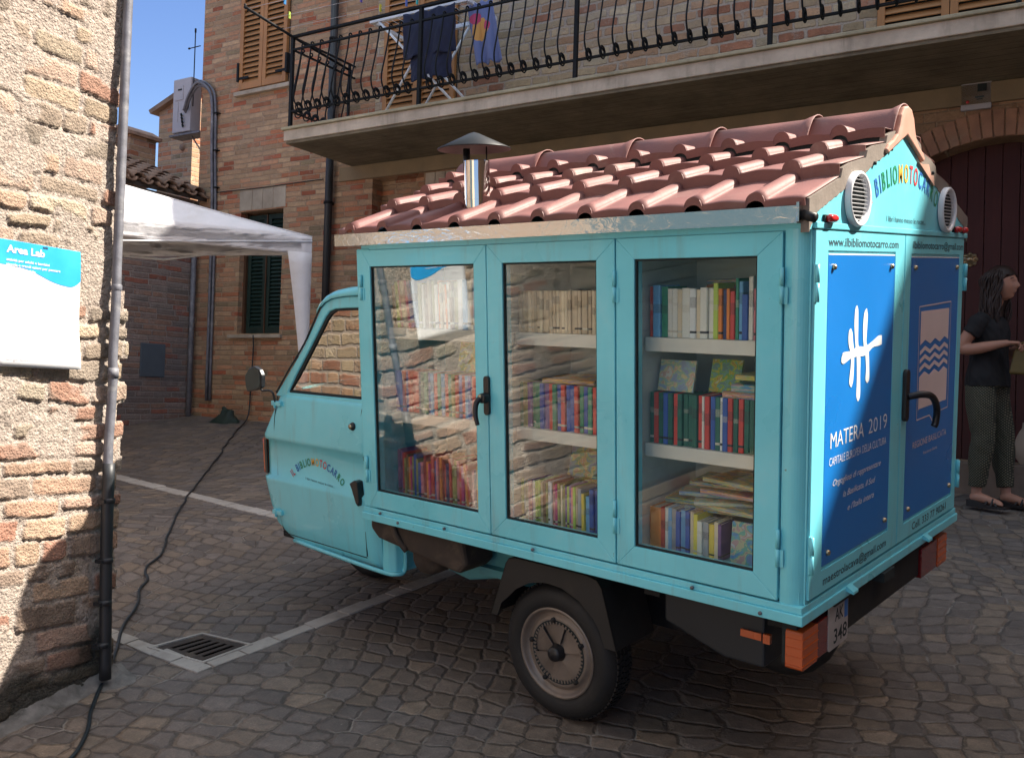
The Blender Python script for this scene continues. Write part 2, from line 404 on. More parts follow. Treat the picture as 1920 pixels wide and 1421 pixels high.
# concrete
def concrete(name, col, boards=False):
    t = NT(name); o = t.obj(); a = t.noise(o, 3, 6, 0.65); b = t.noise(o, 45, 4, 0.7); st = t.noise(t.mapping(o, scale=(3.5, 3.5, 0.5)), 1.6, 5, 0.7)
    c = t.mix(1.0, col, t.ramp(a, [(0.25, (0.6, 0.58, 0.55)), (0.75, (1.2, 1.18, 1.15))]), 'MULTIPLY')
    c = t.mix(t.m('MULTIPLY', t.ss(st, 0.5, 0.75), 0.45), c, (0.10, 0.09, 0.07))
    h = t.m('ADD', t.m('MULTIPLY', b, 0.5), a)
    if boards:
        q = t.sep(o); bd = t.m('FRACT', t.m('DIVIDE', q[1], 0.11)); ln = t.ss(t.m('MINIMUM', bd, t.m('SUBTRACT', 1.0, bd)), 0.0, 0.06)
        rn = t.wn(t.m('FLOOR', t.m('DIVIDE', q[1], 0.11)), '1D')[0]
        g = t.noise(t.mapping(o, scale=(1.2, 26, 10)), 3, 4, 0.7)
        c = t.mix(1.0, c, t.ramp(g, [(0.3, (0.7,) * 3), (0.7, (1.15,) * 3)]), 'MULTIPLY')
        c = t.mix(t.m('MULTIPLY', t.m('SUBTRACT', 1.0, ln), 0.5), c, (0.05, 0.045, 0.04)); h = t.m('ADD', t.m('ADD', h, ln), rn)
    t.set(col=c, rough=0.9, spec=0.2); t.bump(h, 0.6, 0.006); return t.mat
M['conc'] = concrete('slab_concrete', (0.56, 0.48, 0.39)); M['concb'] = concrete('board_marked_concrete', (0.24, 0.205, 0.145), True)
M['lichen'] = concrete('lichened_edge', (0.42, 0.38, 0.27)); M['stone'] = concrete('pale_stone', (0.44, 0.38, 0.31)); M['step'] = concrete('step_stone', (0.20, 0.15, 0.12))
BR = [(0.0, (0.42, 0.17, 0.09)), (0.18, (0.47, 0.25, 0.145)), (0.40, (0.44, 0.28, 0.17)), (0.62, (0.40, 0.265, 0.16)), (0.76, (0.48, 0.32, 0.195)), (0.90, (0.29, 0.215, 0.13)), (0.95, (0.38, 0.12, 0.065))]
M['fbrick'] = brick('facade_brick', 0.058, 0.24, BR, (0.40, 0.28, 0.19), warp=0.005, wsc=2.5, joint=(0.003, 0.008), grime=((0.34, 0.25, 0.18), 0.35))
BR2 = [(0.0, (0.38, 0.17, 0.10)), (0.16, (0.46, 0.28, 0.165)), (0.45, (0.47, 0.35, 0.22)), (0.7, (0.41, 0.31, 0.19)), (0.85, (0.49, 0.39, 0.26))]
M['fbrick2'] = brick('old_brick', 0.085, 0.24, BR2, (0.42, 0.34, 0.27), warp=0.012, wsc=3, joint=(0.006, 0.014), grime=((0.28, 0.22, 0.17), 0.4), seed=4.0, rnd=0.02)
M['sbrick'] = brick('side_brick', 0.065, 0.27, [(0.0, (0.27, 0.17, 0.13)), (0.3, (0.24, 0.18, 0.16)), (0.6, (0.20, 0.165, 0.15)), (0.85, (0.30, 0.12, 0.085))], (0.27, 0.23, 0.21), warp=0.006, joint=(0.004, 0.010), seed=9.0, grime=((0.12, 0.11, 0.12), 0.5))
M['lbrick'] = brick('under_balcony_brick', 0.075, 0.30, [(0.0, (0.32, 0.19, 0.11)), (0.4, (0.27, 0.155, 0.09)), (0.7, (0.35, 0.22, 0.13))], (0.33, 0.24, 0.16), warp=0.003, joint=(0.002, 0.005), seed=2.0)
M['tbrick'] = brick('tower_brick', 0.07, 0.28, BR, (0.46, 0.34, 0.25), warp=0.008, joint=(0.004, 0.009), seed=5.0)
COB = [(0.0, (0.160, 0.118, 0.085)), (0.2, (0.125, 0.098, 0.078)), (0.42, (0.185, 0.140, 0.098)), (0.6, (0.115, 0.092, 0.080)), (0.78, (0.150, 0.122, 0.100)), (0.92, (0.205, 0.150, 0.100))]
def cobbles(name, sx, sy, rot):
    t = NT(name); o = t.obj()
    lo = t.noise(o, 0.45, 1, color=True); md_ = t.noise(o, 13.0, 3, color=True)
    def off(nz, amp):
        a = t.n('ShaderNodeVectorMath', operation='SUBTRACT'); t.put(a.inputs[0], nz); a.inputs[1].default_value = (.5, .5, .5)
        c = t.n('ShaderNodeVectorMath', operation='SCALE'); t.put(c.inputs[0], a.outputs[0]); c.inputs['Scale'].default_value = amp; return c.outputs[0]
    def add(a, b_):
        n_ = t.n('ShaderNodeVectorMath', operation='ADD'); t.put(n_.inputs[0], a); t.put(n_.inputs[1], b_); return n_.outputs[0]
    v = add(add(o, off(lo, .9)), off(md_, .038))
    v = t.mapping(v, rot=(0, 0, rot), scale=(1, 1, 0)); v = t.mapping(v, scale=(1 / sx, 1 / sy, 0))
    q = t.sep(v); v = t.comb(q[0], q[1])
    f1 = t.n('ShaderNodeTexVoronoi', feature='F1'); f1.inputs['Scale'].default_value = 1; f1.inputs['Randomness'].default_value = .40; t.put(f1.inputs['Vector'], v)
    de = t.n('ShaderNodeTexVoronoi', feature='DISTANCE_TO_EDGE'); de.inputs['Scale'].default_value = 1; de.inputs['Randomness'].default_value = .40; t.put(de.inputs['Vector'], v)
    cv = t.sep(f1.outputs['Color']); fine = t.noise(o, 120, 4, .75); mid = t.noise(o, 22, 5, .65); big = t.noise(o, 1.1, 5, .65)
    d = t.m('ADD', de.outputs['Distance'], t.m('MULTIPLY', t.m('SUBTRACT', t.noise(o, 38, 4, .7), .5), .16))
    mask = t.ss(d, .008, .052); dome = t.ss(d, .0, .15)
    base = t.ramp(cv[0], [(0, (.180, .145, .118)), (.22, (.160, .135, .120)), (.42, (.195, .155, .122)), (.60, (.145, .124, .112)), (.76, (.172, .146, .130)), (.90, (.215, .168, .128))], 'CONSTANT')
    tone = t.m('MULTIPLY', t.mr(cv[1], 0, 1, .82, 1.15), t.m('MULTIPLY', t.mr(mid, .25, .75, .62, 1.3), t.mr(fine, .3, .7, .72, 1.22)))
    bc = t.mix(1.0, base, t.comb(tone, tone, tone), 'MULTIPLY')
    # joints: mostly dark earth, here and there pale mortar
    jm = t.ss(t.noise(o, 3.2, 4, .6), .50, .62); mc = t.mix(jm, (.082, .068, .056), (.24, .215, .19))
    c = t.mix(mask, mc, bc); c = t.mix(t.m('MULTIPLY', t.ss(big, .48, .72), .45), c, (.105, .088, .076))
    spk = t.m('GREATER_THAN', t.noise(o, 75, 2, .5), .735); c = t.mix(t.m('MULTIPLY', spk, .5), c, (.40, .37, .33))
    t.set(col=c, rough=t.mr(mid, .3, .7, .50, .75), spec=.35)
    h = t.m('ADD', t.m('ADD', t.m('MULTIPLY', dome, .9), t.m('MULTIPLY', cv[2], .35)), t.m('ADD', t.m('MULTIPLY', mid, .35), t.m('MULTIPLY', fine, .12)))
    t.bump(h, 1.0, .010); return t.mat
M['cobble'] = cobbles('cobbles', .124, .096, R_(-22))
M['strip'] = concrete('white_stone_strip', (0.44, 0.415, 0.39))
M['shut'] = wood('orange_shutter_wood', (0.46, 0.22, 0.07), (0.33, 0.14, 0.045), 2)
M['shuth'] = wood('orange_slat_wood', (0.44, 0.21, 0.07), (0.31, 0.13, 0.04), 0)
M['gdoor'] = wood('dark_red_plank', (0.085, 0.020, 0.016), (0.035, 0.010, 0.010), 2, rough=0.8)
M['green'] = plain('dark_green_shutter', (0.008, 0.028, 0.022), 0.5, var=0.2)
M['oldtile'] = plain('old_roof_tile', (0.30, 0.19, 0.13), 0.9, var=0.4, sc=7, dirt=(0.06, 0.05, 0.04), dirtamt=0.7, bumpd=0.004, bsc=40)
# ================================================================== GROUND
g = MB(); g.quad((-200, -200, 0), (200, -200, 0), (200, 200, 0), (-200, 200, 0))
gr = single('ground', g, M['cobble'], 'brown cobblestones paving the sloping street', 'ground', kind='structure')
def strip(pts, wd, seed):
    rn = random.Random(seed); b = MB()
    for (x0, y0), (x1, y1) in zip(pts[:-1], pts[1:]):
        L = math.hypot(x1 - x0, y1 - y0); dx, dy = (x1 - x0) / L, (y1 - y0) / L; px, py = -dy, dx; t = 0
        while t < L - 0.02:
            l = min(rn.uniform(0.14, 0.24), L - t); a = wd / 2 * rn.uniform(0.82, 1.1); c = wd / 2 * rn.uniform(0.82, 1.1); o1 = rn.uniform(-.006, .006)
            e = 0.003
            P = [(x0 + dx * (t + e) + px * (a + o1), y0 + dy * (t + e) + py * (a + o1)), (x0 + dx * (t + l - e) + px * (c + o1), y0 + dy * (t + l - e) + py * (c + o1)),
                 (x0 + dx * (t + l - e) - px * c, y0 + dy * (t + l - e) - py * c), (x0 + dx * (t + e) - px * a, y0 + dy * (t + e) - py * a)]
            b.prism(P, 2, -0.02, 0.006 + rn.uniform(-.002, .003)); t += l
    return b
st = strip([(-3.6, -0.66), (-2.36, -0.545)], 0.075, 3); s2 = strip([(-2.40, -0.50), (-2.43, 0.24), (-2.455, 0.67), (-2.55, 3.2)], 0.085, 4)
st.add(s2.v, s2.f)
single('stone_strip', st, M['strip'], 'pale stone strip bending round the drain grate and running under the vehicle', 'stone strip', kind='structure', base=(-2.4, -0.5, 0), bv=0.003)
single('stone_strip', strip([(-9.2, 1.42), (-6.5, 1.05), (-4.35, 1.13), (-2.6, 1.25)], 0.10, 5), M['strip'], 'pale stone strip crossing the street beyond the left wall corner', 'stone strip', kind='structure', base=(-5, 1.1, 0), bv=0.003)
# drain grate
c = [(-2.775, -0.585), (-2.74, -0.335), (-2.435, -0.262), (-2.425, -0.515)]
gt = thing('drain_grate', 'rusty iron drain grate with five slots set in the corner of the pale stone strip', 'drain grate', base=(-2.6, -0.42, 0))
def bil(u, v):
    a = [c[0][i] * (1 - u) + c[3][i] * u for i in (0, 1)]; b = [c[1][i] * (1 - u) + c[2][i] * u for i in (0, 1)]
    return (a[0] * (1 - v) + b[0] * v, a[1] * (1 - v) + b[1] * v)
fr = MB(); fr.ring([bil(0, 0), bil(1, 0), bil(1, 1), bil(0, 1)], [bil(.05, .05), bil(.95, .05), bil(.95, .95), bil(.05, .95)], 2, -0.02, 0.009)
part('frame', fr, M['strip'], gt, bv=0.002)
pl = MB()
us = [0.08, 0.20]; 
edges = [.08, .22, .29, .36, .43, .50, .57, .64, .71, .78, .85, .92]
for i in range(len(edges) - 1):
    a, b = edges[i], edges[i + 1]
    if i % 2 == 0 or i == 0: pl.prism([bil(a, .08), bil(b, .08), bil(b, .92), bil(a, .92)], 2, -0.02, 0.006)
    else:
        pl.prism([bil(a, .08), bil(b, .08), bil(b, .2), bil(a, .2)], 2, -0.02, 0.0058); pl.prism([bil(a, .8), bil(b, .8), bil(b, .92), bil(a, .92)], 2, -0.02, 0.0058)
part('grate', pl, M['rusty'], gt)
shadem = plain('shade_black', (.002, .002, .002), 1.0, spec=0.0)
pt = MB(); pt.prism([bil(.06, .06), bil(.94, .06), bil(.94, .94), bil(.06, .94)], 2, 0.0008, 0.0022); part('pit', pt, shadem, gt)  # flat black sheet paints the shade inside the slots, no real depth

# ================================================================== LEFT WALL (near, sunlit)
def vnoise(X, Y, sc, seed):
    rg = np.random.RandomState(seed); T = rg.rand(256, 256)
    x = X * sc + 1000.37; y = Y * sc + 1000.71
    xi = np.floor(x).astype(int); yi = np.floor(y).astype(int); fx = x - xi; fy = y - yi
    fx = fx * fx * (3 - 2 * fx); fy = fy * fy * (3 - 2 * fy)
    g_ = lambda a, b: T[a % 256, b % 256]
    return (g_(xi, yi) * (1 - fx) + g_(xi + 1, yi) * fx) * (1 - fy) + (g_(xi, yi + 1) * (1 - fx) + g_(xi + 1, yi + 1) * fx) * fy
def fbm(X, Y, sc, seed, o=3):
    r = 0; a = 1; s_ = 0
    for k in range(o): r = r + a * vnoise(X, Y, sc * 2 ** k, seed + k); s_ += a; a *= 0.5
    return r / s_
rg = np.random.RandomState(11)
T0, T1, TF = -1.52, 0.10, -0.74
ts = np.concatenate([np.arange(T0, TF, 0.016), np.arange(TF, T1, 0.0052)])
ws = np.concatenate([np.arange(-0.22, 2.98, 0.0056), np.arange(2.98, 4.7, 0.022)])
X, Z = np.meshgrid(ts, ws)
Zw = Z + (fbm(X, Z, 1.7, 3, 2) - .5) * 0.055 + (fbm(X, Z, 9, 5, 2) - .5) * 0.018
Xw = X + (fbm(X, Z, 7, 8, 2) - .5) * 0.03
# courses
zb = [-0.4]
while zb[-1] < 5.0: zb.append(zb[-1] + rg.uniform(0.062, 0.098))
zb = np.array(zb); row = np.clip(np.searchsorted(zb, Zw) - 1, 0, len(zb) - 2)
z0 = zb[row]; z1 = zb[row + 1]
pal = np.array([(0.54, 0.27, 0.17), (0.58, 0.42, 0.27), (0.56, 0.36, 0.23), (0.58, 0.31, 0.20), (0.46, 0.34, 0.24), (0.60, 0.46, 0.31), (0.40, 0.31, 0.23), (0.62, 0.42, 0.30)])
H = np.zeros_like(X); C = np.zeros(X.shape + (3,)); SD = np.full(X.shape, -1.0); BR_ = np.zeros_like(X)
BC = np.zeros(X.shape + (3,))
xend_row = []
for r in range(len(zb) - 1):
    mk = row == r
    xs = [-1.9 + rg.uniform(0, .2)]
    while xs[-1] < 0.3: xs.append(xs[-1] + (rg.uniform(0.17, 0.31) if rg.rand() < .8 else rg.uniform(.09, .14)))
    xs = np.array(xs)
    xend_row.append(0.045 + rg.uniform(-.03, .02) if zb[r] < 1.56 else rg.uniform(-.045, -.02))
    if not mk.any(): continue
    xx = Xw[mk]; zz = Zw[mk]; bi = np.clip(np.searchsorted(xs, xx) - 1, 0, len(xs) - 2)
    nb = len(xs); gx = rg.uniform(.005, .016, nb); gz = rg.uniform(.005, .014, nb); out_ = rg.uniform(-.002, .014, nb); pc = rg.randint(0, len(pal), nb); tone = rg.uniform(.8, 1.15, nb)
    miss = rg.rand(nb) < .10; tl = rg.uniform(-.06, .06, nb)
    a = xs[bi] + gx[bi]; b = xs[bi + 1] - gx[bi]; c_ = z0[mk] + gz[bi]; d_ = z1[mk] - gz[bi]
    zc = zz + (xx - (a + b) / 2) * tl[bi]
    hx = (b - a) / 2; hz = (d_ - c_) / 2; rad = np.minimum(.014, hz * .8)
    qx = np.abs(xx - (a + b) / 2) - hx + rad; qz = np.abs(zc - (c_ + d_) / 2) - hz + rad
    sd_ = rad - (np.minimum(np.maximum(qx, qz), 0) + np.hypot(np.maximum(qx, 0), np.maximum(qz, 0)))
    sd_ = np.where(miss[bi], -.02, sd_)
    SD[mk] = sd_; BR_[mk] = out_[bi]; BC[mk] = pal[pc[bi]] * tone[bi][:, None]
ero = (fbm(X, Z, 55, 21, 2) - .5) * .010
m_ = np.clip((SD + ero + .001) / .0045, 0, 1); m_ = m_ * m_ * (3 - 2 * m_)
smear = np.clip((fbm(X, Z, 5.2, 31, 4) - .60) / .04, 0, 1)           # mortar smeared over the bricks
m2 = m_ * (1 - .92 * smear)
peb = fbm(X, Z, 105, 41, 3); peb2 = vnoise(X, Z, 130, 47)
brs = fbm(X, Z, 24, 51, 4)
H = m2 * (.008 + BR_ * .55 + (brs - .5) * .008) + (1 - m2) * ((peb - .5) * .007 + smear * .006 + (fbm(X, Z, 6, 61, 2) - .5) * .014)
H += (fbm(X, Z, 1.1, 71, 2) - .5) * .03
mort = np.array((0.58, 0.46, 0.37)) * (0.62 + .70 * peb)[..., None]
mort = np.where((peb2 > .80)[..., None], mort * .62, mort)
bc = BC * (.72 + .5 * brs)[..., None]
st_ = np.clip((fbm(X, Z, 3.1, 81, 4) - .56) / .08, 0, 1) * .40        # grey weathering
bc = bc * (1 - st_[..., None]) + np.array((0.30, 0.26, 0.20)) * st_[..., None]
Cc = bc * m2[..., None] + mort * (1 - m2[..., None])
redu = np.clip((1.1 - Z) / 1.2, 0, .30) * m2                              # redder courses lower down
Cc = Cc * (1 - redu[..., None]) + Cc * np.array((1.1, .72, .62)) * redu[..., None]
moss = np.clip((.16 - Z + (fbm(X, Z, 6, 91, 3) - .5) * .35) / .10, 0, 1) * .85
Cc = Cc * (1 - moss[..., None]) + np.array((0.035, 0.040, 0.030)) * moss[..., None]
lum = Cc.mean(-1, keepdims=True); Cc = np.clip((lum * .22 + Cc * .78) * .80, 0.01, .85)
xe = np.array(xend_row)[row]
ov = np.clip(X - xe, 0, None)
PX = np.where(ov > 0, xe + ov * 0.05, X); PY = -H + ov * 7.0
PY = np.where(ov > 0, -H * np.exp(-ov * 90) + ov * 7.0, PY)
nr, nc = X.shape
co = np.stack([PX, PY, Z], -1).reshape(-1, 3).astype(np.float32)
ii = (np.arange(nr - 1)[:, None] * nc + np.arange(nc - 1)[None]).ravel()
fc = np.stack([ii, ii + 1, ii + nc + 1, ii + nc], 1).astype(np.int32)
me = bpy.data.meshes.new('brickwork'); me.vertices.add(len(co)); me.vertices.foreach_set('co', co.ravel())
me.loops.add(fc.size); me.loops.foreach_set('vertex_index', fc.ravel()); me.polygons.add(len(fc))
me.polygons.foreach_set('loop_start', np.arange(0, fc.size, 4, dtype=np.int32)); me.polygons.foreach_set('loop_total', np.full(len(fc), 4, np.int32))
me.update(calc_edges=True); me.polygons.foreach_set('use_smooth', np.ones(len(fc), bool))
at = me.color_attributes.new('brick_colour', 'FLOAT_COLOR', 'POINT')
at.data.foreach_set('color', np.concatenate([Cc.reshape(-1, 3), np.ones((nr * nc, 1))], 1).astype(np.float32).ravel())
t = NT('weathered_brick'); vc = t.n('ShaderNodeVertexColor', layer_name='brick_colour'); o_ = t.obj()
f1 = t.noise(o_, 230, 3, 0.7); f2 = t.noise(o_, 40, 4, 0.6)
cc = t.mix(1.0, vc.outputs[0], t.ramp(f1, [(0.3, (0.78,) * 3), (0.7, (1.14,) * 3)]), 'MULTIPLY'); cc = t.mix(1.0, cc, t.ramp(f2, [(0.3, (0.82,) * 3), (0.7, (1.1,) * 3)]), 'MULTIPLY')
t.set(col=cc, rough=0.92, spec=0.2); f0 = t.n('ShaderNodeTexVoronoi', feature='F1'); f0.inputs['Scale'].default_value = 105; t.put(f0.inputs['Vector'], o_)
t.bump(t.m('ADD', t.m('ADD', f1, t.m('MULTIPLY', f2, 1.3)), t.m('MULTIPLY', f0.outputs['Distance'], -.9)), 1.0, 0.0065); M['wbrick'] = t.mat
me.materials.append(M['wbrick'])
lh = thing('brick_building', 'sunlit old brick building corner at the left edge with rough mortar', 'building', LW)
bo = bpy.data.objects.new('brickwork', me); COL.objects.link(bo); bo.parent = lh
b = MB(); b.box(-5.5, -1.50, 0.03, 0.3, -0.6, 4.9); b.box(-1.5, 0.02, 0.045, 2.4, 4.62, 4.9)
b.quad((0.03, 0.30, -0.6), (0.03, 2.6, -0.6), (0.03, 2.6, 4.62), (0.03, 0.30, 4.62)); b.box(-5.5, 0.02, 2.4, 2.6, -0.6, 4.9)
part('wall', b, M['fbrick2'], lh)
b = MB(); z = 0.05
while z < 2.9: b.prism([(-0.012, z), (0.01, z + 0.012), (0.01, z + 0.088), (-0.012, z + 0.075)], 0, -4.4, -1.56); z += 0.09
sh = plain('slate_shutter', (0.07, 0.12, 0.15), 0.45, var=0.2)
part('rolling_shutter', b, sh, lh)
b = MB(); b.box(-1.56, -1.50, -0.03, 0.04, -0.3, 3.1); b.box(-4.5, -1.56, -0.03, 0.03, 2.95, 3.1); part('shutter_frame', b, M['conc'], lh)
# mortar skirt at the foot of the wall corner
b = MB(); b.smooth = True; rows = []
for k in range(41):
    x = -0.62 + 0.72 * k / 40; n1 = mnoise.noise(Vector((x * 14, 1, 0))); wd = 0.075 + .035 * n1 + (.075 * math.exp(-((x - .03) / .08) ** 2)); row = []
    for j in range(9):
        f = j / 8; P = LW @ Vector((x, -wd * f + .015, 0)); h = .052 * (1 - f) ** 1.6 * (1 + .3 * n1) - .003 + .010 * mnoise.noise(Vector((x * 30, f * 4, 2))) * (1 - f * .6); row.append((P.x, P.y, h))
    rows.append(row)
b.grid(rows)
single('mortar_skirt', b, plain('skirt_mortar', (.20, .185, .17), .95, var=.5, sc=18, dirt=(.06, .055, .045), dirtamt=.9, bumpd=.004, bsc=90), 'smeared grey mortar along the foot of the sunlit brick wall', 'mortar', kind='structure', base=(-2.5, -1.0, 0))

# drainpipe: zinc above, black cast iron below
pts = [(-0.040, 2.90), (-0.040, 2.79), (-0.046, 2.07), (-0.046, 1.75), (-0.047, 1.55), (-0.049, 1.33), (-0.047, 1.24), (-0.053, 1.0), (-0.056, 0.87)]
dp = thing('drainpipe', 'narrow weathered zinc drainpipe with a black lower length on the sunlit brick corner', 'drainpipe', LW, (-0.05, -0.06, 0.03))
b = MB(); b.tube(crom([(-0.037, -0.040, 4.6), (-0.038, -0.040, 3.6)] + [(x, -0.040 + (0.003 if i % 2 else 0), z) for i, (x, z) in enumerate(pts)], 6), 0.0185, 14)
b.tube([(-0.047, -.040, 1.285), (-0.047, -.040, 1.245)], 0.0215, 14); part('pipe', b, M['greymet'], dp)
b = MB(); b.tube(crom([(-0.056, -.046, 0.90), (-0.054, -.046, 0.6), (-0.045, -.046, 0.3), (-0.038, -.050, 0.03)], 5), 0.0235, 14)
for z in (0.74, 0.5, 0.33, 0.16): b.tube([(-0.052, -.046, z), (-0.052, -.046, z + .02)], 0.0265, 14); b.box(-0.085, -0.06, -.06, -.02, z, z + .014)
part('lower_pipe', b, M['pipe'], dp)
b = MB()
for z in (1.60,): b.lathe([(0.0195, 0), (0.0215, .004), (0.0215, .02), (0.0195, .024)], (-0.046, -.040, z), 'z', 14); b.box(-0.05, -0.038, -.05, 0.0, z + .006, z + .018)
part('bracket', b, M['greymet'], dp)

# poster
def psurf(x, z): return -0.034 - 0.010 * math.sin((x + .3) * 9) * (1.73 - z) - 0.006 * math.sin(z * 13 + x * 7)
def pmap(x, z, d=0.0):
    X_ = x + (1.73 - z) * 0.050
    return (X_, psurf(x, z) - d, z + (x + .222) * -0.02 * 0)
po = thing('poster', 'paper notice with a blue heading pinned on the sunlit brick wall', 'poster', LW, (-0.4, -0.03, 1.27))
b = MB(); b.smooth = True; b.grid([[pmap(-0.565 + 0.343 * i / 14, 1.272 + .458 * k / 18) for i in range(15)] for k in range(19)])
o = part('sheet', b, M['posterw'], po); sm = o.modifiers.new('thick', 'SOLIDIFY'); sm.thickness = 0.001
b = MB(); b.smooth = True; rows = []
for i in range(29):
    x = -0.565 + 0.343 * i / 28; low = 1.641 - .055 * (1 / (1 + math.exp(-(x + .38) * 28))) + .030 * max(0, (x + .27) / .05) ** 2
    rows.append([pmap(x, low + (1.7295 - low) * k / 8, .0012) for k in range(9)])
b.grid(rows); part('heading', b, M['skyblue'], po)
def ptext(mb, s, x, z, h, width=None, bold=0.0):
    k0 = len(mb.v); put_text(mb, s, (x, 0, z), (1, 0, 0), (0, 0, 1), width, h, bold)
    for i in range(k0, len(mb.v)): v = mb.v[i]; mb.v[i] = pmap(v[0], v[2] - (v[0] + .22) * -.06 * 0, .0026)
b = MB(); ptext(b, 'Area Lab', -0.527, 1.686, 0.026, 0.150, .035)
for k, (s_, w_) in enumerate((('attività per adulti e bambini', .17), ('piccole e grandi azioni per pensare', .215), ('e agire sostenibile', .115))): ptext(b, s_, -0.526, 1.655 - .0165 * k, 0.0098, w_, .02)
part('lettering', b, M['posterw'], po)
b = MB(); ptext(b, 'note', -0.385, 1.718, 0.010, .02, .05); part('lettering', b, M['ink'], po)
b = MB()
for k in range(4): ptext(b, 'programma del mese e orari degli incontri', -0.53, 1.385 - .014 * k, 0.006, .125 - .01 * k)
for k in range(5): ptext(b, 'laboratori aperti a tutti nel centro storico', -0.40, 1.39 - .014 * k, 0.006, .115 - .012 * (k % 3))
ptext(b, 'ingresso libero', -0.525, 1.590, 0.006, .05)
ptext(b, 'bürgerbüten', -0.532, 1.297, 0.010, .10, .01); part('small_print', b, M['faint'], po)

# ================================================================== HOUSE WITH BALCONY
hs = thing('brick_house', 'two storey brick house with an arched garage door behind the vehicle', 'house', FAC, (0, 0, -0.2))
ops = [(-3.54, -2.85, 1.10, 2.53), (3.68, 5.18, 0.10, 2.49), (-1.55, -0.87, -1.0, 2.74)]
xs = sorted({-4.3, -2.0, 9.0, 14.0} | {o[0] for o in ops} | {o[1] for o in ops}); zs = sorted({-2.2, 2.9, 5.4} | {max(o[2], -2.2) for o in ops} | {o[3] for o in ops})
b = MB()
for i in range(len(xs) - 1):
    for k in range(len(zs) - 1):
        xc, zc = (xs[i] + xs[i + 1]) / 2, (zs[k] + zs[k + 1]) / 2
        if any(o[0] < xc < o[1] and o[2] < zc < o[3] for o in ops): continue
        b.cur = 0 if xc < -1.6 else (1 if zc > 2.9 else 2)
        b.quad((xs[i], 0, zs[k]), (xs[i + 1], 0, zs[k]), (xs[i + 1], 0, zs[k + 1]), (xs[i], 0, zs[k + 1]))
for o, dep, mi in zip(ops, (.24, .30, .16), (0, 2, 0)):
    b.cur = mi; a, c_, z0_, z1_ = o
    b.quad((a, 0, z0_), (a, dep, z0_), (a, dep, z1_), (a, 0, z1_)); b.quad((c_, 0, z0_), (c_, 0, z1_), (c_, dep, z1_), (c_, dep, z0_))
    b.quad((a, 0, z1_), (a, dep, z1_), (c_, dep, z1_), (c_, 0, z1_)); b.quad((a, 0, z0_), (c_, 0, z0_), (c_, dep, z0_), (a, dep, z0_))
b.cur = 0; b.quad((-1.55, .16, -1), (-.87, .16, -1), (-.87, .16, 2.74), (-1.55, .16, 2.74))
b.quad((-4.3, 0, -2.2), (-4.3, 0, 5.4), (-4.3, 5, 5.4), (-4.3, 5, -2.2)); b.quad((14, 0, -2.2), (14, 5, -2.2), (14, 5, 5.4), (14, 0, 5.4)); b.quad((-4.3, 5, -2.2), (14, 5, -2.2), (14, 5, 5.4), (-4.3, 5, 5.4))
# arch corners
def arc(u): return 2.49 - (1.24 - math.sqrt(1.24 ** 2 - (u - 4.43) ** 2))
b.cur = 2; n = 16
for side in (0, 1):
    for k in range(n // 2):
        u0 = 3.68 + (.75 * k / (n // 2)) + side * .75; u1 = u0 + .75 / (n // 2)
        b.quad((u0, 0, arc(u0)), (u1, 0, arc(u1)), (u1, 0, 2.49), (u0, 0, 2.49)); b.quad((u0, 0, arc(u0)), (u0, .30, arc(u0)), (u1, .30, arc(u1)), (u1, 0, arc(u1)))
part('wall', b, [M['fbrick'], M['fbrick2'], M['lbrick']], hs, recalc=False)
b = MB(); b.prism([(-4.3, 5.4), (14, 5.4), (14, 10.8), (12, 10.19), (11.5, 9.98), (10.9, 9.78), (9.0, 9.28), (5.0, 8.06), (3.5, 7.60), (3.2, 7.46), (0.5, 6.6), (-4.3, 5.46)], 1, 0.001, 5.0)  # unseen wall top, outline shaped to cast the wanted shadow edges
part('shadow_shaped_upper_wall', b, M['fbrick2'], hs)
# voussoirs
b = MB(); rr_ = 1.24; cz = 2.49 - 1.24; n = 24; a0 = math.asin(.75 / rr_) + .06
for k in range(n):
    a = -a0 + 2 * a0 * k / n + .004; c_ = -a0 + 2 * a0 * (k + 1) / n - .004; ro = rr_ + .20 + random.uniform(-.006, .006); dy = random.uniform(-.006, .004)
    P = [(4.43 + r * math.sin(q), cz + r * math.cos(q)) for r, q in ((rr_ + .002, a), (ro, a), (ro, c_), (rr_ + .002, c_))]
    b.prism(P, 1, -0.012 + dy, 0.06)
vs_ = plain('voussoir_brick', (0.36, 0.19, 0.115), 0.85, var=0.4, sc=9, bumpd=0.002, bsc=60, dirt=(0.40, 0.30, 0.2), dirtamt=.5)
part('arch', b, vs_, hs, bv=0.004)
# garage door
b = MB(); u = 3.70; k = 0
while u < 5.16:
    u1 = min(u + .118, 5.165)
    b.box(u + .002, u1 - .002, 0.20 + (k % 2) * .004, 0.24, 0.10, min(arc(min(max(u, 3.69), 5.17)), arc(min(u1, 5.17))) + .06); u = u1; k += 1
gd = part('garage_door', b, M['gdoor'], hs, bv=0.003)
b = MB(); b.lathe([(0.0, -.05), (.022, -.045), (.026, -.03), (.012, -.02), (.012, -.008), (.045, -.004), (.05, 0)], (4.20, .198, 1.62), 'y', 16)
for k in range(8):
    an = k * math.pi / 4; b.lathe([(0, -.012), (.014, -.008), (.014, 0)], (4.20 + .045 * math.cos(an), .198, 1.62 + .045 * math.sin(an)), 'y', 8)
part('handle', b, M['brass'], hs, gd)
b = MB(); b.box(3.45, 5.5, -0.14, 0.20, -0.8, 0.098); part('doorstep', b, M['step'], hs, bv=0.012)
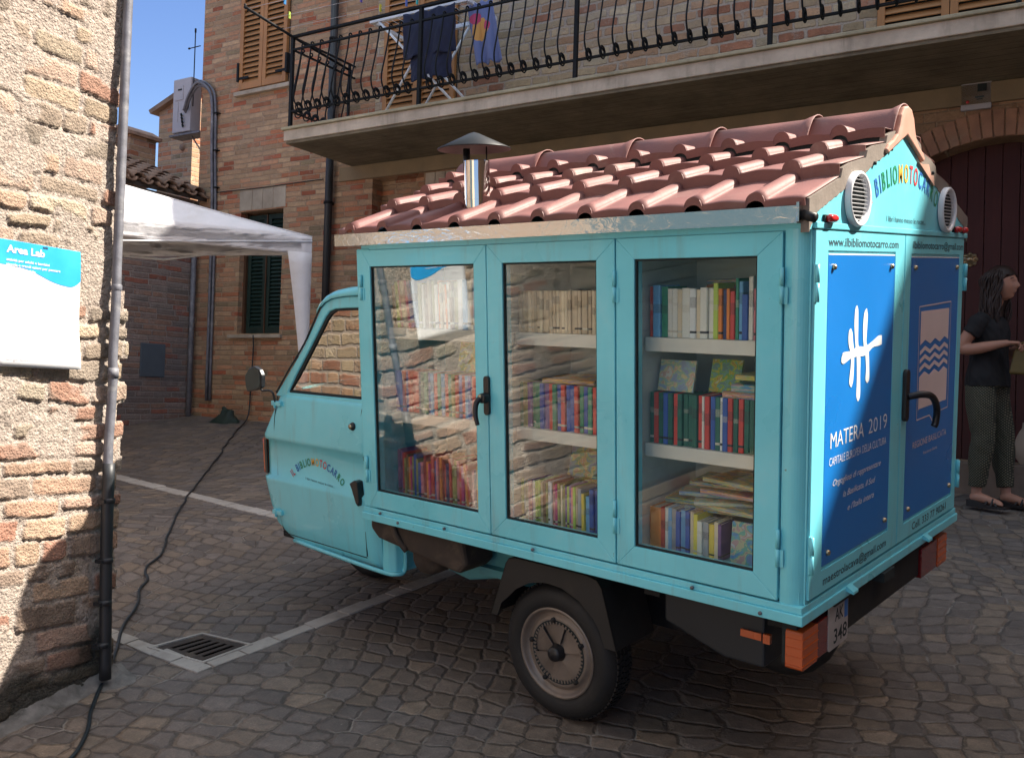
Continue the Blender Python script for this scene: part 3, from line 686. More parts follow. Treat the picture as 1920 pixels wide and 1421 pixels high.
# lower window
b = MB(); b.box(-3.66, -2.80, -.045, 0.05, 1.045, 1.085); part('sill', b, M['stone'], hs, bv=0.006)
b = MB()
for a, c_ in ((-3.565, -3.36), (-3.355, -3.19), (-3.185, -3.02), (-3.015, -2.82)): b.box(a, c_, -.006, .04, 2.545, 2.80)
part('lintel', b, M['stone'], hs, bv=0.004)
wn = MB(); wn.box(-3.53, -2.86, .18, .2, 1.1, 2.52); win = part('window', wn, M['gap'], hs)
def leaf(u0, u1, w0, w1, y, thick, slat, fw=.055):
    b = MB(); b.cur = 0
    b.box(u0, u0 + fw, y, y + thick, w0, w1); b.box(u1 - fw, u1, y, y + thick, w0, w1)
    for a, c_ in ((w0, w0 + fw * 1.3), (w1 - fw, w1)): b.box(u0 + fw, u1 - fw, y + .001, y + thick - .001, a, c_)
    b.cur = 1; z = w0 + fw * 1.3 + .002
    while z < w1 - fw - .01:
        b.prism([(y + thick * .15, z), (y + thick * .25, z - .0), (y + thick * .98, z + slat * .80), (y + thick * .85, z + slat * .86)], 0, u0 + fw - .002, u1 - fw + .002) if False else \
            b.prism([(y + thick * .08, z), (y + thick * .16, z - .006), (y + thick * .92, z + slat * .78), (y + thick * .86, z + slat * .86)], 0, u0 + fw - .002, u1 - fw + .002)
        z += slat
    b.cur = 2; b.box(u0 + fw - .004, u1 - fw + .004, y + thick * .95, y + thick * 1.0, w0 + fw, w1 - fw)
    return b
gm = [M['green'], M['green'], M['gap']]
for a, c_ in ((-3.50, -3.20), (-3.19, -2.87)): part('shutter', leaf(a, c_, 1.11, 2.50, .10, .04, .045), gm, hs, win)
b = MB(); b.box(-3.20, -3.185, .085, .10, 1.11, 2.50); b.box(-3.54, -3.505, .07, .14, 1.10, 2.53); part('frame', b, wood('brown_window_frame', (.10, .045, .02), (.06, .028, .014)), hs, win)
# upper shutters
om = [M['shut'], M['shuth'], M['gap']]
def shutter_pair(u0, u1, w0, w1, hinges=True, slat=.062):
    mid = (u0 + u1) / 2; f = MB(); f.box(u0 - .012, u1 + .012, .0, .012, w0 - .01, w1 + .02)
    root = part('window', f, M['gap'], hs)
    part('shutter', leaf(u0, mid - .003, w0, w1, -.045, .04, slat), om, hs, root, bv=.002); part('shutter', leaf(mid + .003, u1, w0, w1, -.045, .04, slat), om, hs, root, bv=.002)
    if hinges:
        for s_, uu in ((1, u0), (-1, u1)):
            for zz in (w0 + .12, w1 - .2):
                h = MB(); h.box(min(uu, uu + s_ * .16), max(uu, uu + s_ * .16), -.052, -.046, zz, zz + .028); h.box(uu - .014 - s_ * .012, uu + .014 - s_ * .012, -.06, -.0, zz - .02, zz + .20); part('hinge', h, M['iron'], hs, root)
shutter_pair(-3.61, -2.85, 3.975, 5.35); shutter_pair(-1.42, -0.50, 3.085, 5.25, slat=.058); shutter_pair(3.53, 4.56, 3.085, 5.25)
b = MB(); b.box(-3.68, -2.78, -.06, .02, 3.905, 3.955); part('sill', b, M['stone'], hs, bv=.006)
b = MB()
for zz in (3.06,): 
    for uu in (-1.47, 3.46): b.box(uu, uu + .09, -.09, -.0, zz + .04, zz + .09)
part('shutter_catch', b, M['iron'], hs)
# plaster band below the slab, window head, pilaster
b = MB(); b.box(-2.0, 14, -.03, 0.001, 2.745, 2.895); part('plaster_band', b, plain('ochre_plaster', (0.25, 0.185, 0.11), .9, var=.2, sc=5, bumpd=.003, bsc=30, dirt=(.2, .16, .11), dirtamt=.5), hs)
b = MB()
for k in range(4): b.box(-.84 + k * .125, -.84 + (k + 1) * .125 - .006, -.012, .02, 2.46, 2.73)
part('lintel', b, M['stone'], hs, bv=.004)
b = MB(); b.box(-.86, -.34, -.004, .02, 1.2, 2.45); part('window', b, M['gap'], hs)
# balcony slab
sl = MB(); sl.cur = 0
sl.box(-1.87, 14, -1.0, 0.0, 2.93, 3.035); sl.cur = 1; sl.box(-1.89, 14, -1.025, 0.0, 3.036, 3.064)
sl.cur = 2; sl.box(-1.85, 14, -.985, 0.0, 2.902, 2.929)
slab = part('balcony_slab', sl, [M['conc'], M['lichen'], M['concb']], hs, bv=.006)

# ---- railing
rl = thing('balcony_railing', 'black wrought iron railing with bulging scrolled bars on the balcony', 'railing', FAC, (-1.85, -.93, 3.064))
IR = M['iron']
b = MB(); b.box(-1.85, 9, -.947, -.923, 3.233, 3.250); part('bottom_rail', b, IR, rl)
b = MB(); b.box(-1.85, 9, -.947, -.923, 3.853, 3.870); part('top_rail', b, IR, rl)
b = MB(); b.box(-1.86, 9, -.957, -.918, 3.980, 4.0); part('handrail', b, IR, rl)
b = MB(); b.box(-1.86, -1.84, -.93, .0, 3.235, 3.247); b.box(-1.86, -1.84, -.93, .0, 3.855, 3.870); b.box(-1.86, -1.84, -.93, 0, 3.982, 3.998); part('side_rail', b, IR, rl)
for u in (-1.85, -.25, 1.35, 2.95, 4.55, 6.15):
    b = MB(); b.box(u - .016, u + .016, -.951, -.919, 3.064, 3.99); part('post', b, IR, rl)
b = MB(); b.box(-1.862, -1.838, -.10, -.076, 3.064, 3.99); part('post', b, IR, rl)
def scroll(c, r, turns, a0, n=9, sgn=1):
    return [(c[0], c[1] + (r * (1 - .55 * k / (n * turns))) * math.cos(a0 + sgn * 2 * math.pi * k / n), c[2] + (r * (1 - .55 * k / (n * turns))) * math.sin(a0 + sgn * 2 * math.pi * k / n)) for k in range(int(n * turns) + 1)]
b = MB()
y0 = -.935
path = scroll((0, y0 - .012, 3.272), .040, 1.5, math.pi, sgn=-1)[::-1]          # lower curl on the rail
path += crom([(0, y0 - .052, 3.272), (0, y0 - .085, 3.32), (0, y0 - .095, 3.40), (0, y0 - .060, 3.55), (0, y0 - .022, 3.72), (0, y0, 3.855)], 4)[1:]
path += scroll((0, y0 + .022, 3.885), .024, 1.1, math.pi, sgn=-1)
b.tube(path, .0078, 6)
b.tube([(0, y0 - .012 + .050 * math.cos(a), 3.264 + .050 * math.sin(a)) for a in [2 * math.pi * k / 14 for k in range(14)]], .0068, 5, closed=True)
bal = part('baluster', b, IR, rl); bal_me = bal.data
def dupb(loc, rz=0.0):
    o = bal.copy(); COL.objects.link(o); o.parent = rl; o.location = loc; o.rotation_euler = (0, 0, rz); return o
us = []
u = -1.85 + .125
while u < 5.2:
    if min(abs(u - q) for q in (-.25, 1.35, 2.95, 4.55)) > .04: us.append(u)
    u += .1231
basev = OFF[rl.name]
off0 = Vector((0, 0, 0)) 
# mesh was written relative to the railing's base, so a copy only slides along x
bal.location = (us[0], 0, 0)
for u in us[1:]: dupb((u, 0, 0))
# the side run turns a quarter turn about the corner post
for k in range(7):
    d = .12 * (k + 1)
    o = dupb((0, 0, 0)); 
    # rotate the run: local y (outward) -> -x
    Mx = Matrix.Translation(Vector((-1.85, -.93 + d, 0)) - Vector((basev.x, basev.y, 0))) @ Matrix.Rotation(-math.pi / 2, 4, 'Z') @ Matrix.Translation(Vector((basev.x, basev.y + .93, 0)))
    o.matrix_local = Mx
# ---- clothes line arms, lines and pegs
ln = thing('clothes_line', 'thin clothes lines on an iron arm reaching out past the balcony corner', 'clothes line', FAC, (-1.85, -.9, 3.9))
b = MB(); b.tube([(-1.86, -.05, 3.93), (-1.84, -.93, 3.985), (-1.80, -1.62, 4.03)], .014, 8); b.tube([(-1.80, -1.60, 4.03), (-1.80, -1.62, 4.06)], .012, 6); part('arm', b, IR, ln)
b = MB(); b.tube([(6.0, -.05, 3.93), (6.0, -1.62, 4.03)], .014, 8); part('arm', b, IR, ln)
for yy, zz in ((-1.12, 4.0), (-1.34, 4.012), (-1.58, 4.03)):
    b = MB(); b.tube([(-1.81 + 7.8 * k / 12, yy, zz - .05 * (1 - (k / 6 - 1) ** 2)) for k in range(13)], .0022, 4); part('line', b, M['plasticg'], ln)
pg = {}
for u, yy, zz, c_, nm in ((-1.32, -1.58, 4.01, (.02, .22, .5), 'blue'), (-1.5, -1.34, 4.0, (.35, .45, .05), 'olive green'), (-.28, -1.12, 3.965, (.10, .16, .5), 'violet blue'), (-.62, -1.34, 3.985, (.14, .10, .42), 'purple'), (-.58, -1.12, 3.975, (.55, .5, .03), 'yellow'), (-.16, -1.12, 3.96, (.02, .4, .42), 'turquoise'), (.60, -1.12, 3.955, (.5, .6, .05), 'lime')):
    b = MB(); b.prism([(-.006, -.035), (.006, -.035), (.005, .03), (-.005, .03)], 1, -.010, -.003); b.prism([(-.006, -.035), (.006, -.035), (.005, .03), (-.005, .03)], 1, .003, .010); b.box(-.004, .004, -.004, .004, -.005, .018)
    b.xf(Matrix.Translation((u, yy, zz)))
    single('clothes_peg', b, plain('peg_' + nm.replace(' ', '_'), c_, .5), nm + ' plastic peg clipped on the clothes line beyond the balcony rail', 'clothes peg', FAC, (u, yy, zz), group='pegs on the clothes line')
# ---- drying rack
dr = thing('drying_rack', 'white folding drying rack standing on the balcony', 'drying rack', FAC, (-.45, -.45, 3.064))
b = MB()
for yy in (-.70, -.22): b.box(-1.05, .10, yy - .018, yy + .018, 4.06, 4.10)
for uu in (-1.05, .07): b.box(uu, uu + .035, -.70, -.22, 4.062, 4.098)
part('top_frame', b, M['whitemetal'], dr, bv=.004)
b = MB()
for k in range(14): u = -1.0 + k * .08; b.tube([(u, -.70, 4.085), (u, -.22, 4.085)], .003, 4)
part('wire', b, M['whitemetal'], dr)
for yy in (-.70, -.24):
    b = MB(); b.tube([(-.95, yy, 4.07), (.05, yy, 3.07)], .013, 7); part('leg', b, M['whitemetal'], dr)
    b = MB(); b.tube([(-.20, yy + .02, 4.07), (-.92, yy + .02, 3.07)], .013, 7); part('leg', b, M['whitemetal'], dr)
b = MB(); b.tube([(.05, -.70, 3.09), (.05, -.24, 3.09)], .009, 6); b.tube([(-.92, -.70, 3.09), (-.92, -.24, 3.09)], .009, 6); part('brace', b, M['whitemetal'], dr)
def cloth(u0, u1, z0, z1, yy, fold, seed, slant=0.0, d=.035):
    b = MB(); b.smooth = True; rows = []
    for k in range(25):
        f = k / 24; rows.append([(u0 + (u1 - u0) * i / 24 + slant * f, yy + d * f * math.sin(i * .55 + seed) * fold + .006 * math.sin(i * 1.7 + k * .5), z1 - (z1 - z0) * f + .012 * math.sin(i * .8 + seed)) for i in range(25)])
    b.grid(rows); return b
b = cloth(-.62, -.02, 3.62, 4.05, -.735, 1.0, 1.0); c_ = cloth(-.52, -.05, 3.40, 3.66, -.728, 1.0, 2.0); b.add(c_.v, c_.f)
b.sm = [True] * len(b.f)
o = single('trousers', b, M['navy'], 'dark navy trousers folded over the drying rack', 'trousers', FAC, (-.3, -.73, 4.09)); s_ = o.modifiers.new('thick', 'SOLIDIFY'); s_.thickness = .008
t = NT('printed_towel'); o_ = t.obj(); q = t.sep(o_)
def blob(cx, cz, rx, rz):
    return t.m('LESS_THAN', t.m('ADD', t.m('POWER', t.m('DIVIDE', t.m('SUBTRACT', q[0], cx), rx), 2.0), t.m('POWER', t.m('DIVIDE', t.m('SUBTRACT', q[2], cz), rz), 2.0)), t.m('ADD', 0.6, t.noise(o_, 14, 2)))
cc = t.mix(blob(.02, -.16, .085, .10), (0.15, 0.19, 0.38), (0.62, 0.33, 0.10)); cc = t.mix(blob(-.04, -.05, .06, .05), cc, (0.50, 0.07, 0.16)); cc = t.mix(blob(.09, -.13, .03, .04), cc, (0.50, 0.07, 0.16))
t.set(col=cc, rough=.9); 
b = cloth(.02, .30, 3.50, 4.08, -.60, .8, 3.0, slant=.13)
o = single('towel', b, t.mat, 'blue towel with pink and yellow patches hanging from the drying rack end', 'towel', FAC, (.16, -.60, 3.98)); s_ = o.modifiers.new('thick', 'SOLIDIFY'); s_.thickness = .006
# ---- downpipe of the house
hp = thing('drainpipe', 'straight black drainpipe on the brick house passing behind the balcony corner', 'drainpipe', FAC, (-2.11, -.06, -.1))
b = MB(); b.tube([(-2.10, -.07, -.6), (-2.11, -.07, 6.0)], .042, 14); part('pipe', b, M['pipe'], hp)
b = MB()
for zz in (1.2, 2.5, 4.3): b.lathe([(.042, 0), (.05, .004), (.05, .03), (.042, .034)], (-2.11, -.07, zz), 'z', 14); b.box(-2.13, -2.09, -.05, 0.0, zz, zz + .03)
part('bracket', b, M['iron'], hp)
b = MB(); b.tube([(-3.99, -.012, 2.80), (-3.2, -.014, 2.79), (-2.25, -.012, 2.80)], .006, 5)
single('cable', b, M['gap'], 'thin dark cable stapled across the brick wall above the lower window', 'cable', FAC, (-3.1, -.01, 2.8))
# ---- intercom plate
ic = thing('wall_box', 'square pale intercom plate with a dark screen above the arched door', 'intercom', FAC, (4.235, 0, 2.70))
b = MB(); b.box(4.134, 4.338, -.03, 0, 2.705, 2.915); part('plate', b, M['plasticg'], ic, bv=.004)
b = MB(); b.box(4.245, 4.305, -.034, -.029, 2.835, 2.89); part('screen', b, M['gap'], ic)
b = MB(); b.box(4.23, 4.29, -.033, -.029, 2.79, 2.80); b.box(4.24, 4.28, -.033, -.029, 2.775, 2.782); part('label_strip', b, M['ink'], ic)
b = MB(); b.lathe([(0, -.036), (.012, -.034), (.012, -.029)], (4.18, 0, 2.765), 'y', 10); part('button', b, M['redL'], ic)
# ---- meter box and conduits at the far left corner
mb_ = thing('meter_box', 'grey electric meter box on a bracket at the far corner of the brick house', 'meter box', FAC, (-4.66, .08, 3.6))
b = MB(); b.box(-4.83, -4.50, 0, .16, 3.62, 4.29); part('cabinet', b, M['plasticg'], mb_, bv=.008)
b = MB(); b.box(-4.79, -4.64, -.008, .0, 4.02, 4.20); b.box(-4.735, -4.725, -.006, 0, 3.75, 4.0); b.lathe([(0, -.012), (.05, -.010), (.055, 0)], (-4.58, 0, 3.93), 'y', 14); part('cover', b, M['plasticg'], mb_, bv=.003)
b = MB(); b.box(-4.73, -4.66, -.012, -.008, 4.14, 4.16)
for k in range(4): b.tube([(-4.66 + .01 * k, 0, 3.82 - .045 * k), (-4.62 + .01 * k, -.04, 3.83 - .045 * k)], .013, 7)
part('gland', b, M['gap'], mb_)
b = MB(); b.box(-4.86, -4.30, -.02, .18, 3.57, 3.592); b.tube([(-4.55, .08, 3.57), (-4.31, .08, 3.30)], .009, 6); part('bracket', b, M['greymet'], mb_)
cd = thing('conduit', 'bundle of pale grey conduits curving from the meter box down the house corner', 'conduit', FAC, (-4.0, -.03, 0))
for dx, dy in ((0, 0), (.036, .006), (.018, -.03)):
    b = MB(); b.tube(crom([(-4.56 + dx * .5, -.03 + dy, 3.84 + dx), (-4.44 + dx * .3, -.06 + dy, 4.0 + dx), (-4.27, -.07 + dy, 4.12 + dx * 1.6), (-4.10 + dx, -.05 + dy, 4.03 + dx * .7), (-4.045 + dx, -.04 + dy, 3.82), (-4.03 + dx, -.035 + dy, 3.3), (-3.985 + dx, -.035 + dy, 2.4), (-3.97 + dx, -.035 + dy, .3)], 7), .0165, 9); part('tube', b, M['greymet'], cd)
for zz in (3.75, 3.3, 2.85, 2.4):
    b = MB(); b.box(-4.06 + (3.75 - zz) * .03, -3.95 + (3.75 - zz) * .03, -.06, 0, zz, zz + .012); part('clip', b, M['iron'], cd)
an = thing('antenna', 'thin antenna mast with one short cross bar against the sky', 'antenna', FAC, (-4.40, -.03, 4.2))
b = MB(); b.tube([(-4.42, -.03, 3.9), (-4.42, -.03, 4.83)], .007, 6); b.tube([(-4.42, -.03, 4.2), (-4.31, .02, 4.2)], .006, 5); b.tube([(-4.42, -.03, 4.81), (-4.42, -.03, 4.86)], .012, 6); part('mast', b, IR, an)
b = MB(); b.tube([(-4.53, -.03, 4.63), (-4.32, -.03, 4.63)], .006, 6); b.tube([(-4.535, -.03, 4.63), (-4.515, -.03, 4.63)], .012, 6); part('cross_bar', b, IR, an)

# ================================================================== LOW HOUSE, CHIMNEY, TOWER
lo = thing('low_house', 'low brick house with an old tiled roof beyond the white gazebo', 'house', FAC, (-4.27, -1.5, 0))
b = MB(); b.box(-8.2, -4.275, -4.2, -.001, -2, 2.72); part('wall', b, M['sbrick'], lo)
rows = MB(); rows.smooth = True; rg2 = random.Random(8)
nrow = 21; cr = 9
for k in range(nrow):
    yc = -4.25 + k * .205
    for j in range(cr):
        u0 = -4.10 - j * .215; w0 = 2.775 + j * .088; off = rg2.uniform(-.012, .012); ln_ = .27 + rg2.uniform(-.02, .02); seg = 6; ra = .072 + rg2.uniform(-.006, .006)
        r_ = []
        for (du, dz_, sc) in ((0, .0, 1.08), (-ln_, ln_ * .41 - .022, .9)):
            r_.append([(u0 + du + rg2.uniform(-.006, .006), yc + off + ra * sc * math.cos(math.pi * q / seg), w0 + dz_ + ra * .75 * sc * math.sin(math.pi * q / seg)) for q in range(seg + 1)])
        rows.grid(r_)
        r_ = []
        for (du, dz_) in ((.02, -.008), (-ln_, ln_ * .41 - .03)):
            r_.append([(u0 + du, yc + .1025 + off + .055 * math.cos(math.pi + math.pi * q / seg), w0 + dz_ + .02 + .045 * math.sin(math.pi + math.pi * q / seg)) for q in range(seg + 1)])
        rows.grid(r_)
rf = part('roof', rows, M['oldtile'], lo, recalc=False); s_ = rf.modifiers.new('thick', 'SOLIDIFY'); s_.thickness = .014
b = MB(); b.prism([(-4.14, 2.70), (-4.14, 2.745), (-6.0, 3.50), (-8.3, 2.6), (-8.2, 2.55), (-6.0, 3.41)], 1, -4.3, .0); part('roof_deck', b, wood('old_dark_timber', (.06, .045, .035), (.03, .022, .018), 1), lo)
b = MB(); b.tube([(-4.235, -.085, -.5), (-4.235, -.085, 2.65)], .03, 10); part('downpipe', b, M['greymet'], lo)
b = MB(); b.box(-4.275, -4.262, -.76, -.42, .56, .95); bevel(part('meter_cover', b, plain('grey_blue_plate', (.075, .10, .13), .5), lo), .012, 3)
ch = thing('chimney', 'squat brick chimney with a tiled cap and dark opening on the low roof', 'chimney', FAC, (-5.5, -.1, 3.2))
b = MB(); b.box(-5.78, -5.72, -.28, .1, 3.0, 3.62); b.box(-5.32, -5.26, -.28, .1, 3.0, 3.60); b.box(-5.72, -5.32, .02, .1, 3.0, 3.62); b.box(-5.72, -5.58, -.28, .02, 3.0, 3.62); b.box(-5.58, -5.32, -.28, .02, 3.0, 3.34); b.box(-5.58, -5.32, -.28, .02, 3.57, 3.62); part('shaft', b, M['tbrick'], ch)
b = MB(); b.box(-5.579, -5.321, -.20, .019, 3.341, 3.569); part('opening_shade', b, shadem, ch)  # black box paints the shade inside the chimney opening
b = MB(); b.prism([(-5.84, 3.62), (-5.2, 3.59), (-5.2, 3.63), (-5.40, 3.73), (-5.80, 3.70)], 1, -.33, .15); part('cap', b, M['oldtile'], ch)
tw = thing('brick_tower', 'tall narrow brick chimney block with a sloping tiled top behind the meter box', 'tower', FAC, (-6.7, 2, 2))
b = MB(); b.prism([(-6.98, 0), (-6.22, 0), (-6.22, 4.86), (-6.98, 4.62)], 1, 1.45, 2.7); part('shaft', b, M['tbrick'], tw)
b = MB(); b.prism([(-7.12, 4.60), (-7.08, 4.54), (-6.12, 4.85), (-6.12, 4.93)], 1, 1.36, 2.8); part('roof', b, M['oldtile'], tw)
b = MB(); b.lathe([(.0, -.03), (.045, -.03), (.055, 0)], (-6.42, 1.45, 3.98), 'y', 10); part('vent', b, M['oldtile'], tw)

# ================================================================== GAZEBO
gz = thing('gazebo', 'white pop-up gazebo pitched between the low brick house and the blue-green vehicle', 'gazebo', FAC, (-.75, -1.72, 0))
A = Vector((-.75, -1.72)); AB = Vector((-.56, -.83)).normalized(); AC = Vector((-.97, -.25)).normalized(); LB, LC = 3.0, 3.0
cor = [A, A + AB * LB, A + AB * LB + AC * LC, A + AC * LC]; ctr = (cor[0] + cor[2]) / 2; WT, WB, PK = 1.79, 1.632, 2.47
b = MB(); b.smooth = True
for i in range(4):
    p, q = cor[i], cor[(i + 1) % 4]; rows = []
    for k in range(13):
        f = k / 12; rows.append([])
        for j in range(17):
            e = p.lerp(q, j / 16).lerp(ctr, f); z = WT + (PK - WT) * (f ** 1.06) - .03 * math.sin(math.pi * f) * math.sin(math.pi * j / 16)
            rows[-1].append((e.x, e.y, z))
    b.grid(rows)
o = part('canopy', b, M['canvas'], gz); s_ = o.modifiers.new('thick', 'SOLIDIFY'); s_.thickness = .003
b = MB(); b.smooth = True
for i in range(4):
    p, q = cor[i], cor[(i + 1) % 4]; nrm = Vector((q.y - p.y, p.x - q.x)).normalized(); rows = []
    for k in range(7):
        f = k / 6; row = []
        for j in range(33):
            e = p.lerp(q, j / 32); wv = .012 * math.sin(j * 1.3 + i) * f * math.sin(math.pi * j / 32); e = e - nrm * (wv - .003); row.append((e.x, e.y, WT - (WT - WB) * f + .012 * math.sin(math.pi * j / 32) * f))
        rows.append(row)
    b.grid(rows)
o = part('valance', b, M['canvas'], gz)
for i in range(4):
    sb_ = MB(); sb_.tube([(cor[i].x + (ctr.x - cor[i].x) * f, cor[i].y + (ctr.y - cor[i].y) * f, WT + (PK - WT) * f ** 1.06 + .003) for f in [k / 10 for k in range(11)]], .006, 5); part('seam', sb_, M['canvas'], gz); s_ = o.modifiers.new('thick', 'SOLIDIFY'); s_.thickness = .003
for i, p in enumerate(cor):
    c_ = (ctr - p).normalized(); b = MB(); b.tube([(p.x + c_.x * .05, p.y + c_.y * .05, -.35), (p.x + c_.x * .05, p.y + c_.y * .05, WT - .02)], .018, 8); lg = part('leg', b, M['whitemetal'], gz)
    b = MB(); b.smooth = True; rows = []
    e1 = (cor[(i + 1) % 4] - p).normalized(); e2 = (cor[i - 1] - p).normalized()
    for k in range(13):
        f = k / 12; wd = .155 * (1 - f) ** 1.3 + .05; z = WB + .02 - 1.25 * f
        rows.append([(p.x + e1.x * wd, p.y + e1.y * wd, z), (p.x + e1.x * wd * .5 + .004, p.y + e1.y * wd * .5, z), (p.x, p.y, z), (p.x + e2.x * wd * .5, p.y + e2.y * wd * .5 + .004, z), (p.x + e2.x * wd, p.y + e2.y * wd, z)])
    b.grid(rows); o = part('leg_cloth', b, M['canvas'], gz, lg); s_ = o.modifiers.new('thick', 'SOLIDIFY'); s_.thickness = .003
b = MB(); b.tube([(ctr.x, ctr.y, 1.9), (ctr.x, ctr.y, PK - .01)], .016, 8)
for i, p in enumerate(cor):
    m1 = (p + cor[(i + 1) % 4]) / 2; b.tube([(p.x, p.y, WT - .04), (m1.x, m1.y, WB - .02), (cor[(i + 1) % 4].x, cor[(i + 1) % 4].y, WT - .04)], .010, 6)
part('frame', b, M['whitemetal'], gz)

# ================================================================== SMALL THINGS ON THE STREET
fb = FAC
cab = [(-1.75, 1.0)]
b = MB(); wy = Vector(FAC @ Vector((-3.22, -.02, 1.06)))
pth = [tuple(FAC @ Vector((-3.215, -.05, 1.08))), tuple(FAC @ Vector((-3.22, -.035, .9))), tuple(FAC @ Vector((-3.24, -.035, .5))), tuple(FAC @ Vector((-3.245, -.05, .16)))]
rn = random.Random(2)
gp = [(-7.9, 3.15), (-7.386, 2.732), (-6.282, 1.852), (-5.26, 1.015), (-4.581, .516), (-4.007, .151), (-3.875, -.001), (-3.662, -.127), (-3.133, -.5), (-2.778, -.731), (-2.526, -.896), (-2.32, -1.03), (-2.064, -1.221), (-1.9, -1.5), (-1.8, -2.2)]
ga = []
for i in range(len(gp) - 1):
    L = math.dist(gp[i], gp[i + 1]); n_ = max(2, int(L / .13))
    for k in range(n_): f = k / n_; ga.append((gp[i][0] + (gp[i + 1][0] - gp[i][0]) * f + rn.uniform(-.012, .012), gp[i][1] + (gp[i + 1][1] - gp[i][1]) * f + rn.uniform(-.012, .012), .011 + rn.uniform(0, .003)))
b.tube(crom(pth + ga, 4), .0078, 7)
single('power_cable', b, plain('cable_rubber', (.012, .022, .03), .45), 'long dark cable trailing over the cobbles from the window to the left corner', 'cable', base=(-3.9, 0, 0))
# green sack at the wall foot
b = MB(); b.smooth = True; rn = random.Random(4); rows = []
for k in range(13):
    th = math.pi * .5 * k / 12; row = []
    for j in range(24):
        ph = 2 * math.pi * j / 24; r = math.cos(th); q = 1 + .18 * mnoise.noise(Vector((math.cos(ph) * 2, math.sin(ph) * 2, k * .3)))
        row.append((-3.52 + .25 * r * math.cos(ph) * q, -.20 + .12 * r * math.sin(ph) * q, .02 + .13 * math.sin(th) * (1 + .5 * mnoise.noise(Vector((math.cos(ph) * 3, k * .4, 3)))) * (1 + .7 * math.cos(ph))))
    rows.append(row + [row[0]])
b.grid(rows); b.tube(crom([(-3.80, -.16, .03), (-3.72, -.18, .05), (-3.6, -.2, .07)], 4), .02, 6)
single('sack', b, plain('green_sack', (.012, .03, .022), .7, var=.4), 'dark green crumpled sack lying at the foot of the brick house', 'sack', FAC, (-3.52, -.2, 0))
# added unseen house behind the camera, bounces sunlight into the shade
oh = thing('bounce_plaster_house', 'pale plastered house added unseen behind the viewer to bounce sunlight', 'house', base=(0, -8, 0))
b = MB(); b.box(-9, 1.2, -13, -8.0, -1, 6.2); part('wall', b, plain('warm_plaster', (.66, .56, .43), .9, var=.15, sc=1.5, bumpd=.003, bsc=40), oh)
for u in (-7.0, -4.2, -1.4):
    b = MB(); b.box(u, u + 1.0, -8.0, -7.96, 3.4, 4.9); part('shutter', b, M['shut'], oh)
b = MB(); b.prism([(-13.3, 6.2), (-7.6, 6.2), (-7.6, 6.32), (-10.5, 7.3), (-13.3, 6.32)], 0, -9.3, 1.5); part('roof', b, M['oldtile'], oh)

# added unseen house on the right, blocks sky light to darken that side
rh = thing('brick_house', 'tall plain brick house added unseen on the right to block sky light', 'house', base=(6, 0, 0))
b = MB(); b.box(3.4, 10, -3.2, 3.2, -1, 6.2); part('wall', b, M['lbrick'], rh)
b = MB(); b.prism([(-3.4, 6.2), (3.4, 6.2), (3.4, 6.3), (-3.4, 6.3)], 0, 3.2, 10.2); part('roof', b, M['oldtile'], rh)
for y in (-.6, 1.4):
    b = MB(); b.box(3.36, 3.4, y, y + .9, 2.9, 4.3); part('shutter', b, M['shut'], rh)
# ================================================================== THE LIBRARY VEHICLE  (x forward is negative, y across, z up; metres)
W = 1.463
vn = thing('three_wheeler', 'turquoise three wheeled van with glazed bookcase body and tiled roof', 'three wheeler', base=(-1.0, .73, 0))
TE, GP = M['teal'], M['gap']
# floor, roof deck, far side, front wall, partitions
b = MB(); b.box(-1.925, -.012, .012, W - .012, .615, .70); part('floor', b, TE, vn)
b = MB(); b.box(-1.925, -.012, .012, W - .012, 1.735, 1.757); part('ceiling', b, TE, vn)
b = MB(); b.box(-1.93, -1.90, .002, W - .002, .70, 1.735); part('front_panel', b, TE, vn)
b = MB(); b.box(-1.90, -.03, .46, .475, .70, 1.735); part('back_board', b, M['inner'], vn)
b = MB(); b.box(-1.90, -.03, W - .03, W, .70, 1.735); part('side_panel', b, TE, vn)
for x in (-1.195, -.625): 
    b = MB(); b.box(x - .012, x + .012, .05, .46, .70, 1.735); part('partition', b, M['inner'], vn)
# skirt (bottom lip) all round
b = MB(); b.ring([(-1.95, -.012), (.010, -.012), (.010, W + .012), (-1.95, W + .012)], [(-1.92, .012), (-.014, .012), (-.014, W - .012), (-1.92, W - .012)], 2, .608, .640)
b.ring([(-1.945, -.004), (.004, -.004), (.004, W + .004), (-1.945, W + .004)], [(-1.92, .012), (-.014, .012), (-.014, W - .012), (-1.92, W - .012)], 2, .640, .662)
part('skirt', b, TE, vn, bv=.003)
# posts
b = MB(); b.prism([(-.068, .004), (-.045, .0)] + [(-.045 + .045 * math.sin(a), .045 - .045 * math.cos(a)) for a in [R_(q) for q in range(10, 91, 10)]] + [(0, .026), (-.03, .026), (-.03, .05), (-.068, .05)], 2, .662, 1.745)
b.smooth = False; part('corner_post', b, TE, vn)
b = MB(); b.box(-1.945, -1.868, .0, .06, .662, 1.745); part('corner_post', b, TE, vn, bv=.006)
b = MB(); b.box(-.05, 0, W - .05, W, .662, 1.745); part('corner_post', b, TE, vn, bv=.01)
b = MB(); b.box(-1.868, -.068, .004, .05, 1.741, 1.76); b.box(-.068, .0, .004, W - .004, 1.742, 1.76); part('top_rail', b, TE, vn)
b = MB(); b.box(-1.868, -.068, .012, .05, .662, .672); part('bottom_rail', b, TE, vn)
